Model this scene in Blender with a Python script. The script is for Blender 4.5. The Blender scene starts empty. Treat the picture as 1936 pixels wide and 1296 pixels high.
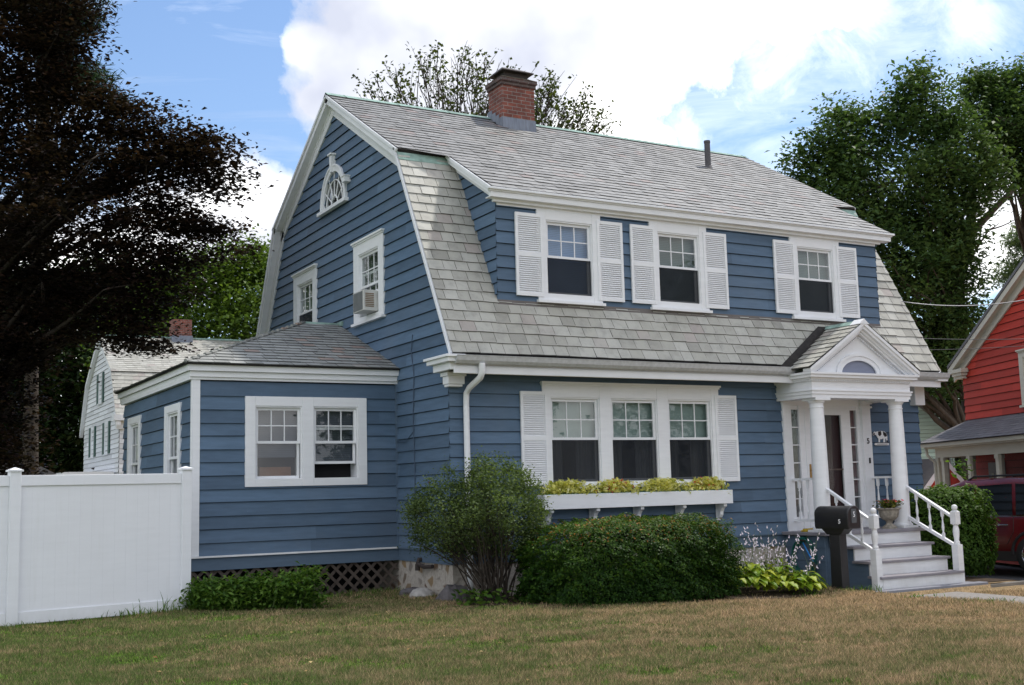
import bpy, math, random
import numpy as np
from mathutils import Vector, Matrix

scene = bpy.context.scene
COL = scene.collection
rng = random.Random(7)
nr = np.random.RandomState(11)

# ------------------------------------------------------------------ camera
FOC, PITCH, ROLL, YAW = 2201.33, 7.2067, -1.458, 29.3747
CAM = np.array([-8.3836, -17.0266, 1.5745])
_p, _r, _y = [math.radians(a) for a in (PITCH, ROLL, YAW)]
FW = np.array([math.sin(_y)*math.cos(_p), math.cos(_y)*math.cos(_p), math.sin(_p)])
_R = np.array([math.cos(_y), -math.sin(_y), 0.0]); _U = np.cross(_R, FW)
RT = _R*math.cos(_r)+_U*math.sin(_r); UP = -_R*math.sin(_r)+_U*math.cos(_r)
def ray(u, v): return FW+RT*(u-968)/FOC-UP*(v-648)/FOC
def at(u, v, d): return CAM+ray(u, v)*d
def pix(P):
    d = np.asarray(P)-CAM; z = d@FW
    return 968+FOC*(d@RT)/z, 648-FOC*(d@UP)/z, z
cam_d = bpy.data.cameras.new('camera'); cam = bpy.data.objects.new('camera', cam_d); COL.objects.link(cam)
cam.matrix_world = Matrix(((RT[0], UP[0], -FW[0], CAM[0]), (RT[1], UP[1], -FW[1], CAM[1]), (RT[2], UP[2], -FW[2], CAM[2]), (0, 0, 0, 1)))
cam_d.sensor_width = 36; cam_d.lens = FOC/1936*36; cam_d.clip_start = .1; cam_d.clip_end = 3000
scene.camera = cam

# ------------------------------------------------------------------ materials
def ramp(nt, fac, stops):
    r = nt.nodes.new('ShaderNodeValToRGB'); e = r.color_ramp.elements
    while len(e) < len(stops): e.new(.5)
    for i, (p, c) in enumerate(stops):
        e[i].position = p; e[i].color = (*c, 1) if len(c) == 3 else c
    nt.links.new(fac, r.inputs[0]); return r.outputs[0]
def mth(nt, op, a, b=None, c=None, clamp=False):
    m = nt.nodes.new('ShaderNodeMath'); m.operation = op; m.use_clamp = clamp
    for i, x in enumerate((a, b, c)):
        if x is None: continue
        if isinstance(x, (int, float)): m.inputs[i].default_value = x
        else: nt.links.new(x, m.inputs[i])
    return m.outputs[0]
def noise(nt, vec, scale, detail=4, rough=.55, dist=0):
    n = nt.nodes.new('ShaderNodeTexNoise'); n.inputs['Scale'].default_value = scale
    n.inputs['Detail'].default_value = detail; n.inputs['Roughness'].default_value = rough
    n.inputs['Distortion'].default_value = dist
    if vec is not None: nt.links.new(vec, n.inputs['Vector'])
    return n.outputs[0]
def mixc(nt, f, a, b, mode='MIX'):
    m = nt.nodes.new('ShaderNodeMix'); m.data_type = 'RGBA'; m.blend_type = mode
    for i, x in ((0, f), (6, a), (7, b)):
        if isinstance(x, (int, float)): m.inputs[i].default_value = x
        elif isinstance(x, tuple): m.inputs[i].default_value = (*x, 1) if len(x) == 3 else x
        else: nt.links.new(x, m.inputs[i])
    return m.outputs[2]
def mapping(nt, vec, scale):
    m = nt.nodes.new('ShaderNodeMapping'); m.inputs['Scale'].default_value = scale
    nt.links.new(vec, m.inputs[0]); return m.outputs[0]
def newmat(name):
    m = bpy.data.materials.new(name); m.use_nodes = True; nt = m.node_tree
    b = nt.nodes['Principled BSDF']; tc = nt.nodes.new('ShaderNodeNewGeometry')
    return m, nt, b, tc.outputs['Position']
def bump(nt, b, h, strength=.3, dist=.01):
    n = nt.nodes.new('ShaderNodeBump'); n.inputs['Strength'].default_value = strength
    n.inputs['Distance'].default_value = dist; nt.links.new(h, n.inputs['Height']); nt.links.new(n.outputs[0], b.inputs['Normal'])
def attr(nt, name='tint'):
    a = nt.nodes.new('ShaderNodeAttribute'); a.attribute_name = name; return a.outputs['Fac']
def paint(name, col, rough=.5, var=.12, dirt=None, grain=(1.2, 1.2, 9), spec=.22, bs=.12, tint=False, grime=None):
    m, nt, b, pos = newmat(name)
    n1 = noise(nt, mapping(nt, pos, grain), 1.6, 5, .6)
    n2 = noise(nt, pos, .7, 3)
    lo = tuple(c*(1-var) for c in col); hi = tuple(min(1, c*(1+var)) for c in col)
    c = ramp(nt, n1, [(.3, lo), (.7, hi)])
    if dirt:
        f = ramp(nt, n2, [(.5, (0, 0, 0)), (.78, (.55, .55, .55))])
        c = mixc(nt, f, c, dirt)
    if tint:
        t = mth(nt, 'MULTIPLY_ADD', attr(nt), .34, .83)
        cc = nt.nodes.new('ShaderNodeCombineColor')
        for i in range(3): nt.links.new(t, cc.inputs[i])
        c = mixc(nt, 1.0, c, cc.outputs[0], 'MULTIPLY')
        sp = noise(nt, pos, 38, 2, .5)
        c = mixc(nt, ramp(nt, sp, [(.74, (0, 0, 0)), (.80, (.35, .35, .35))]), c, tuple(x*1.8+.03 for x in col))
    if grime:
        s_ = nt.nodes.new('ShaderNodeSeparateXYZ'); nt.links.new(pos, s_.inputs[0])
        lowf = mth(nt, 'SUBTRACT', 1.0, mth(nt, 'MULTIPLY', mth(nt, 'ADD', s_.outputs[2], .15), 1/grime[0]), clamp=True)
        g_ = mth(nt, 'MULTIPLY', mth(nt, 'POWER', lowf, 1.6), mth(nt, 'MULTIPLY_ADD', noise(nt, mapping(nt, pos, (5, 5, 2)), 2.2, 6, .7), 1.6, -.25, clamp=True), clamp=True)
        st = ramp(nt, noise(nt, mapping(nt, pos, (9, 9, .5)), 1.5, 5, .7), [(.55, (0, 0, 0)), (.78, (grime[2]*.18,)*3)])
        c = mixc(nt, mth(nt, 'MAXIMUM', mth(nt, 'MULTIPLY', g_, grime[2]), st), c, grime[1])
    nt.links.new(c, b.inputs['Base Color']); b.inputs['Roughness'].default_value = rough
    b.inputs['Specular IOR Level'].default_value = spec
    bump(nt, b, noise(nt, mapping(nt, pos, (3, 3, 14)), 9, 4), bs, .004)
    return m
def simple(name, col, rough=.6, metal=0, spec=.4, var=.1, scale=6):
    m, nt, b, pos = newmat(name)
    c = ramp(nt, noise(nt, pos, scale, 4), [(.3, tuple(x*(1-var) for x in col)), (.7, tuple(min(1, x*(1+var)) for x in col))])
    nt.links.new(c, b.inputs['Base Color']); b.inputs['Roughness'].default_value = rough
    b.inputs['Metallic'].default_value = metal; b.inputs['Specular IOR Level'].default_value = spec
    return m
def leafmat(name, dark, mid, light, trans=.3, rough=.5, accent=None, nscale=1.2):
    m = bpy.data.materials.new(name); m.use_nodes = True; nt = m.node_tree
    b = nt.nodes['Principled BSDF']; g = nt.nodes.new('ShaderNodeNewGeometry')
    f = mth(nt, 'ADD', mth(nt, 'MULTIPLY', attr(nt), .62), mth(nt, 'MULTIPLY', noise(nt, g.outputs['Position'], nscale, 3), .5))
    st = [(.2, dark), (.52, mid), (.88, light)]
    c = ramp(nt, f, st)
    if accent:
        c = mixc(nt, mth(nt, 'GREATER_THAN', attr(nt), accent[1]), c, accent[0])
    nt.links.new(c, b.inputs['Base Color']); b.inputs['Roughness'].default_value = rough; b.inputs['Specular IOR Level'].default_value = .12
    t = nt.nodes.new('ShaderNodeBsdfTranslucent')
    c2 = mixc(nt, 1.0, c, (1.25, 1.3, .6), 'MULTIPLY'); nt.links.new(c2, t.inputs[0])
    mx = nt.nodes.new('ShaderNodeMixShader'); mx.inputs[0].default_value = trans
    nt.links.new(b.outputs[0], mx.inputs[1]); nt.links.new(t.outputs[0], mx.inputs[2])
    nt.links.new(mx.outputs[0], nt.nodes['Material Output'].inputs[0]); return m

M = {}
M['blue'] = paint('blue_clapboard_paint', (.090, .143, .217), .55, .13, (.125, .165, .22), tint=True, grime=(1.6, (.13, .14, .15), .55))
M['bluetrim'] = paint('blue_trim_paint', (.100, .147, .210), .5, .08)
M['white'] = paint('white_trim_paint', (.79, .80, .83), .5, .04, (.68, .68, .69), grime=(.9, (.5, .49, .46), .5))
M['whiteworn'] = paint('worn_white_paint', (.74, .75, .77), .5, .07, (.60, .59, .57), grime=(.5, (.45, .43, .40), .35))
M['vinyl'] = paint('white_vinyl', (.80, .81, .85), .35, .02, (.74, .74, .77), bs=.03, grime=(.35, (.40, .39, .33), .5))
M['gutter'] = simple('gutter_metal', (.52, .53, .55), .45, 0, .5, .12, 14)
M['copper'] = simple('verdigris_copper', (.25, .36, .32), .8, 0, .15, .35, 5)
M['lead'] = paint('lead_flashing', (.17, .19, .24), .6, .25, (.30, .32, .36), (14, 14, 1.5))
M['tar'] = simple('roofing_tar', (.018, .015, .014), .7, 0, .3, .6, 12)
M['dark'] = simple('dark_interior', (.012, .012, .014), .9)
M['iron'] = simple('dark_iron', (.045, .035, .032), .7)
M['black'] = simple('black_plastic', (.012, .012, .014), .42, 0, .5, .2)
M['brass'] = simple('brass', (.35, .22, .08), .35, .8)
M['grey_step'] = paint('grey_step_paint', (.22, .21, .235), .6, .15, (.32, .29, .27), (2, 2, 2))
M['concrete'] = simple('concrete_pale', (.24, .225, .21), .9, 0, .2, .18, 22)
M['kerbpaint'] = simple('grey_kerb_paint', (.20, .205, .235), .7, 0, .3, .12, 9)
M['timber'] = paint('weathered_timber', (.20, .185, .165), .85, .3, (.30, .27, .24), (1, 8, 20))
M['lattice'] = paint('lattice_brown', (.085, .068, .058), .8, .3, (.16, .14, .13), (6, 6, 6))
M['urn'] = simple('cast_stone', (.27, .245, .205), .9, 0, .2, .35, 16)
M['hose'] = simple('green_hose', (.01, .12, .10), .4)
M['wand'] = simple('blue_wand', (.02, .22, .62), .35)
M['yellow'] = simple('yellow_plastic', (.55, .38, .03), .45)
M['bark'] = paint('bark', (.075, .06, .048), .95, .4, (.13, .115, .10), (6, 6, 1.5), bs=.8)
M['barkthin'] = simple('twig_bark', (.05, .04, .033), .9, 0, .2, .3, 8)
M['stem'] = simple('plant_stem', (.10, .14, .05), .7)
M['red'] = paint('red_clapboard_paint', (.47, .040, .022), .65, .10, (.40, .042, .024), tint=True)
M['cream'] = paint('cream_trim_paint', (.60, .56, .46), .5, .06)
M['siding_white'] = paint('white_clapboard_paint', (.74, .75, .78), .5, .05, tint=True)
M['siding_mint'] = paint('pale_mint_siding', (.46, .60, .52), .5, .05, tint=True)
M['greenshut'] = simple('dark_green_paint', (.012, .07, .055), .5)
M['chrome'] = simple('chrome', (.6, .6, .62), .15, 1)
M['carplastic'] = simple('car_trim_plastic', (.02, .02, .022), .5)
M['tyre'] = simple('tyre_rubber', (.018, .018, .018), .85)
M['mulch'] = simple('mulch', (.055, .038, .026), .95, 0, .2, .5, 30)
M['asphalt'] = simple('asphalt', (.075, .075, .08), .9, 0, .2, .25, 30)
M['terracotta'] = simple('terracotta', (.38, .11, .05), .8)
M['stone_a'] = simple('pale_fieldstone', (.42, .40, .38), .9, 0, .2, .2, 12)
M['stone_b'] = simple('grey_fieldstone', (.13, .12, .125), .9, 0, .2, .3, 9)
M['cable'] = simple('service_cable', (.05, .05, .055), .6)
M['bluecable'] = simple('painted_cable', (.05, .08, .13), .6)
M['wirepale'] = simple('aluminium_wire', (.28, .28, .30), .5, .3)
M['grey_shed'] = paint('grey_shed_paint', (.25, .25, .27), .6, .08)
M['pinkflower'] = simple('pale_lilac_petal', (.78, .70, .78), .6, 0, .2, .15, 40)
M['redflower'] = simple('red_petal', (.62, .03, .05), .5, 0, .3, .4, 30)
M['wood_in'] = simple('brown_wood', (.20, .075, .025), .5)
M['curtain'] = paint('curtain_cloth', (.42, .42, .44), .9, .15, None, (30, 30, .3))
# car paint
m, nt, b, pos = newmat('maroon_car_paint'); b.inputs['Base Color'].default_value = (.085, .004, .012, 1); b.inputs['Roughness'].default_value = .3
b.inputs['Coat Weight'].default_value = .35; b.inputs['Coat Roughness'].default_value = .04
nt.links.new(ramp(nt, noise(nt, pos, 5), [(.3, (.085, .003, .006)), (.7, (.11, .004, .008))]), b.inputs['Base Color']); M['carpaint'] = m
m, nt, b, pos = newmat('tinted_car_glass'); nt.links.new(ramp(nt, noise(nt, pos, 2), [(.3, (.006, .007, .008)), (.7, (.012, .013, .015))]), b.inputs['Base Color']); b.inputs['Roughness'].default_value = .06; M['carglass'] = m
# slate
def slatemat(name, base, pink, light, amb=1.0):
    m, nt, b, pos = newmat(name); t = attr(nt)
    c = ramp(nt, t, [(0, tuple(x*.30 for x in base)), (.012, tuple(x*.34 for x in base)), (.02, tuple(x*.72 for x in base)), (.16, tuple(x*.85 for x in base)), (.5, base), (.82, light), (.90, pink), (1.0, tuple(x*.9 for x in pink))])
    n = noise(nt, pos, 5, 6, .65)
    c = mixc(nt, 1.0, c, ramp(nt, n, [(.25, (.72, .72, .72)), (.5, (1, 1, 1)), (.8, (1.12, 1.12, 1.1))]), 'MULTIPLY')
    n2 = noise(nt, pos, .55, 4, .6)
    c = mixc(nt, ramp(nt, n2, [(.52, (0, 0, 0)), (.75, (.30, .30, .30))]), c, tuple(x*.78 for x in (base[0]*1.05, base[1], base[2]*.9)))
    n3 = noise(nt, pos, 60, 2)
    c = mixc(nt, ramp(nt, n3, [(.76, (0, 0, 0)), (.8, (.5, .5, .5))]), c, (.62, .62, .58))
    nt.links.new(c, b.inputs['Base Color']); b.inputs['Roughness'].default_value = .62; b.inputs['Specular IOR Level'].default_value = .35
    bump(nt, b, noise(nt, pos, 22, 5), .35, .008); return m
M['slate'] = slatemat('grey_green_slate', (.375, .368, .33), (.37, .335, .31), (.43, .425, .39))
M['slate_up'] = slatemat('grey_violet_slate', (.185, .186, .186), (.215, .175, .168), (.215, .216, .215))
M['slate_dk'] = slatemat('dark_grey_slate', (.27, .278, .268), (.31, .24, .21), (.32, .328, .318))
M['shingle'] = slatemat('grey_asphalt_shingle', (.14, .135, .14), (.15, .14, .15), (.17, .165, .17))
M['shingle_dk'] = slatemat('dark_asphalt_shingle', (.05, .045, .045), (.055, .05, .05), (.06, .055, .055))
# brick by coordinates
def brickmat(name, c1, c2, mortar, scale=1.0):
    m, nt, b, pos = newmat(name); g = nt.nodes.new('ShaderNodeNewGeometry')
    s = nt.nodes.new('ShaderNodeSeparateXYZ'); nt.links.new(pos, s.inputs[0])
    cx = nt.nodes.new('ShaderNodeCombineXYZ'); nt.links.new(mth(nt, 'ADD', s.outputs[0], s.outputs[1]), cx.inputs[0]); nt.links.new(s.outputs[2], cx.inputs[1])
    bt = nt.nodes.new('ShaderNodeTexBrick'); nt.links.new(cx.outputs[0], bt.inputs[0])
    bt.inputs['Color1'].default_value = (*c1, 1); bt.inputs['Color2'].default_value = (*c2, 1); bt.inputs['Mortar'].default_value = (*mortar, 1)
    bt.inputs['Scale'].default_value = scale; bt.inputs['Mortar Size'].default_value = .007; bt.inputs['Brick Width'].default_value = .23; bt.inputs['Row Height'].default_value = .085
    bt.inputs['Bias'].default_value = -.1
    c = mixc(nt, 1.0, bt.outputs[0], ramp(nt, noise(nt, pos, 7, 5, .7), [(.3, (.55, .55, .55)), (.6, (1.05, 1.05, 1.05)), (.8, (1.3, 1.2, 1.2))]), 'MULTIPLY')
    nt.links.new(c, b.inputs['Base Color']); b.inputs['Roughness'].default_value = .9
    bump(nt, b, mth(nt, 'MULTIPLY', bt.outputs['Fac'], -1.0), .6, .01); return m
M['brick'] = brickmat('red_brick', (.24, .072, .05), (.13, .048, .04), (.25, .225, .205))
M['brickdark'] = brickmat('sooty_brick', (.10, .052, .045), (.065, .045, .042), (.14, .13, .12))
# rubble foundation
m, nt, b, pos = newmat('rubble_stone'); v = nt.nodes.new('ShaderNodeTexVoronoi'); v.inputs['Scale'].default_value = 4.2
wp = mixc(nt, .12, pos, noise(nt, pos, 3)); v.inputs['Randomness'].default_value = 1
nt.links.new(pos, v.inputs['Vector']); v2 = nt.nodes.new('ShaderNodeTexVoronoi'); v2.feature = 'DISTANCE_TO_EDGE'; v2.inputs['Scale'].default_value = 4.2; nt.links.new(pos, v2.inputs['Vector'])
sep = nt.nodes.new('ShaderNodeSeparateColor'); nt.links.new(v.outputs['Color'], sep.inputs[0])
c = ramp(nt, sep.outputs[0], [(0, (.16, .13, .11)), (.25, (.30, .21, .12)), (.4, (.13, .075, .055)), (.55, (.34, .31, .27)), (.8, (.22, .19, .17)), (1, (.38, .35, .31))])
c = mixc(nt, ramp(nt, v2.outputs[0], [(.16, (1, 1, 1)), (.24, (0, 0, 0))]), c, ramp(nt, noise(nt, pos, 25, 4), [(.3, (.36, .32, .28)), (.7, (.52, .48, .43))]))
nt.links.new(c, b.inputs['Base Color']); b.inputs['Roughness'].default_value = .95; bump(nt, b, v2.outputs[0], .8, .03); M['rubble'] = m
# window glass
def glassmat(name, tint=(.9, .93, .93), refl=.06, mult=.62):
    m = bpy.data.materials.new(name); m.use_nodes = True; nt = m.node_tree; nt.nodes.remove(nt.nodes['Principled BSDF'])
    tr = nt.nodes.new('ShaderNodeBsdfTransparent'); tr.inputs[0].default_value = (*tint, 1)
    gl = nt.nodes.new('ShaderNodeBsdfGlossy'); gl.inputs['Roughness'].default_value = .015
    g = nt.nodes.new('ShaderNodeNewGeometry'); bp = nt.nodes.new('ShaderNodeBump'); bp.inputs['Strength'].default_value = .08; bp.inputs['Distance'].default_value = .01
    nt.links.new(noise(nt, g.outputs['Position'], 2.3, 2), bp.inputs['Height']); nt.links.new(bp.outputs[0], gl.inputs['Normal'])
    fr = nt.nodes.new('ShaderNodeFresnel'); fr.inputs[0].default_value = 1.5
    f = mth(nt, 'MULTIPLY_ADD', fr.outputs[0], mult, refl, clamp=True)
    mx = nt.nodes.new('ShaderNodeMixShader'); nt.links.new(f, mx.inputs[0]); nt.links.new(tr.outputs[0], mx.inputs[1]); nt.links.new(gl.outputs[0], mx.inputs[2])
    nt.links.new(mx.outputs[0], nt.nodes['Material Output'].inputs[0]); return m
M['glass'] = glassmat('window_glass'); M['glassdim'] = glassmat('dimmed_reflection_glass', (.85, .88, .88), .02, .22)  # glassdim: reflections dimmed in the material so left-facing and door panes stay dark
def screenmat(name, col, op):
    m = bpy.data.materials.new(name); m.use_nodes = True; nt = m.node_tree; b = nt.nodes['Principled BSDF']
    g = nt.nodes.new('ShaderNodeNewGeometry'); nt.links.new(ramp(nt, noise(nt, g.outputs['Position'], 3, 4), [(.3, tuple(x*.8 for x in col)), (.7, tuple(x*1.25 for x in col))]), b.inputs['Base Color'])
    b.inputs['Roughness'].default_value = .8; b.inputs['Specular IOR Level'].default_value = .1
    tr = nt.nodes.new('ShaderNodeBsdfTransparent'); mx = nt.nodes.new('ShaderNodeMixShader'); mx.inputs[0].default_value = op
    nt.links.new(tr.outputs[0], mx.inputs[1]); nt.links.new(b.outputs[0], mx.inputs[2]); nt.links.new(mx.outputs[0], nt.nodes['Material Output'].inputs[0]); return m
M['screen'] = screenmat('insect_screen', (.018, .021, .027), .72)
M['porchscreen'] = screenmat('porch_insect_screen', (.03, .03, .03), .45)
def blindmat(name, col, period=.032, lo=.62):
    m, nt, b, pos = newmat(name); s = nt.nodes.new('ShaderNodeSeparateXYZ'); nt.links.new(pos, s.inputs[0])
    ph = mth(nt, 'FRACT', mth(nt, 'MULTIPLY', s.outputs[2], 1/period))
    c = ramp(nt, ph, [(0, tuple(x*lo for x in col)), (.25, col), (.9, tuple(min(1, x*1.1) for x in col)), (1, tuple(x*lo for x in col))])
    nt.links.new(c, b.inputs['Base Color']); b.inputs['Roughness'].default_value = .6; return m
M['blind'] = blindmat('window_blind', (.19, .24, .22)); M['blinddark'] = blindmat('shaded_blind', (.06, .085, .075))  # second blind is a darker copy, shade painted into its colour
M['blindgrey'] = blindmat('grey_blind', (.10, .115, .15)); M['blindsky'] = blindmat('sky_reflection_blind', (.24, .38, .62)); M['shade'] = simple('roller_shade', (.33, .42, .40), .8, 0, .2, .08, 3)  # blue blind colour paints the sky's reflection in the first dormer window
M['foilb'] = simple('backing', (.02, .02, .02), .9)
# foliage
M['l_beech'] = leafmat('copper_beech_leaf', (.006, .006, .006), (.017, .012, .011), (.07, .038, .032), .28, nscale=.5)
M['l_oak'] = leafmat('oak_leaf', (.028, .058, .024), (.058, .105, .038), (.12, .18, .06), .38, nscale=.6)
M['l_green'] = leafmat('bright_tree_leaf', (.03, .06, .012), (.075, .13, .022), (.15, .22, .04), .35, nscale=.4)
M['l_dark'] = leafmat('shaded_tree_leaf', (.008, .016, .006), (.016, .032, .010), (.035, .06, .018), .25, nscale=.4)  # dark leaf copy with deep shade painted into its colour
M['l_sparse'] = leafmat('sparse_tree_leaf', (.02, .03, .01), (.045, .065, .02), (.10, .12, .035), .3)
M['l_pine'] = leafmat('pine_needle', (.012, .028, .016), (.03, .06, .035), (.07, .11, .06), .15)
M['l_pinelight'] = leafmat('pale_pine_needle', (.06, .10, .05), (.13, .19, .09), (.22, .29, .13), .2)
M['l_yew'] = leafmat('yew_needle', (.006, .022, .004), (.022, .062, .007), (.095, .165, .012), .25, accent=((.24, .10, .015), .975), nscale=5)
M['l_bush'] = leafmat('small_bush_leaf', (.03, .05, .018), (.085, .128, .045), (.18, .235, .09), .4, accent=((.25, .05, .025), .985), nscale=3)
M['l_low'] = leafmat('groundcover_leaf', (.025, .06, .012), (.07, .15, .025), (.16, .26, .05), .38, nscale=3)
M['l_hedge'] = leafmat('burning_bush_leaf', (.02, .05, .010), (.055, .115, .018), (.12, .20, .035), .35, nscale=3)
M['l_hosta'] = leafmat('hosta_leaf', (.06, .13, .010), (.19, .30, .02), (.46, .48, .05), .35, .4, nscale=4)
M['l_hostad'] = leafmat('dark_hosta_leaf', (.025, .06, .015), (.055, .11, .03), (.12, .17, .04), .3, .4, nscale=4)
M['l_coleus'] = leafmat('variegated_leaf', (.36, .40, .07), (.84, .78, .28), (.93, .90, .62), .45, accent=((.75, .10, .12), .93), nscale=9)
M['l_fallen'] = leafmat('fallen_leaf', (.10, .05, .02), (.26, .15, .06), (.5, .38, .18), .2)
M['l_urn'] = leafmat('urn_leaf', (.05, .07, .02), (.13, .15, .03), (.26, .22, .05), .3, accent=((.6, .05, .04), .8), nscale=12)
# lawn colour: patches of dry tan, olive and clover green
def lawn_color(nt, pos, extra=None):
    n1 = noise(nt, mapping(nt, pos, (.55, 1.5, 1)), 1.0, 5, .62, .4)
    n2 = noise(nt, mapping(nt, pos, (1, 1.6, 1)), 5.5, 6, .68)
    f = mth(nt, 'ADD', mth(nt, 'MULTIPLY', n1, .46), mth(nt, 'MULTIPLY', n2, .62))
    if extra is not None: f = mth(nt, 'ADD', f, mth(nt, 'MULTIPLY', mth(nt, 'SUBTRACT', extra, .5), .26))
    s = nt.nodes.new('ShaderNodeSeparateXYZ'); nt.links.new(pos, s.inputs[0])
    f = mth(nt, 'SUBTRACT', f, mth(nt, 'MULTIPLY_ADD', mth(nt, 'ADD', s.outputs[0], 2.0), .016, .025))
    return ramp(nt, f, [(.35, (.50, .37, .235)), (.44, (.37, .285, .165)), (.50, (.27, .23, .12)), (.57, (.165, .185, .075)), (.67, (.09, .155, .04)), (.80, (.17, .28, .05))])
m, nt, b, pos = newmat('lawn_soil')
c = lawn_color(nt, pos); c = mixc(nt, 1.0, c, ramp(nt, noise(nt, pos, 35, 4), [(.3, (.35, .33, .3)), (.7, (.8, .78, .7))]), 'MULTIPLY')
nt.links.new(c, b.inputs['Base Color']); b.inputs['Roughness'].default_value = .95; b.inputs['Specular IOR Level'].default_value = .1; bump(nt, b, noise(nt, pos, 40, 4), .6, .03); M['lawn'] = m
m = bpy.data.materials.new('grass_blade'); m.use_nodes = True; nt = m.node_tree; b = nt.nodes['Principled BSDF']; g = nt.nodes.new('ShaderNodeNewGeometry')
c = lawn_color(nt, g.outputs['Position'], attr(nt))
cv = nt.nodes.new('ShaderNodeMath'); cv.operation = 'FRACT'; nt.links.new(mth(nt, 'MULTIPLY', attr(nt), 37.7), cv.inputs[0])
c = mixc(nt, 1.0, c, ramp(nt, cv.outputs[0], [(0, (.35, .34, .32)), (.5, (.9, .9, .88)), (1, (1.6, 1.55, 1.45))]), 'MULTIPLY'); nt.links.new(c, b.inputs['Base Color']); b.inputs['Roughness'].default_value = .7; b.inputs['Specular IOR Level'].default_value = .15
t = nt.nodes.new('ShaderNodeBsdfTranslucent'); nt.links.new(c, t.inputs[0]); mx = nt.nodes.new('ShaderNodeMixShader'); mx.inputs[0].default_value = .3
nt.links.new(b.outputs[0], mx.inputs[1]); nt.links.new(t.outputs[0], mx.inputs[2]); nt.links.new(mx.outputs[0], nt.nodes['Material Output'].inputs[0]); M['blade'] = m

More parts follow.
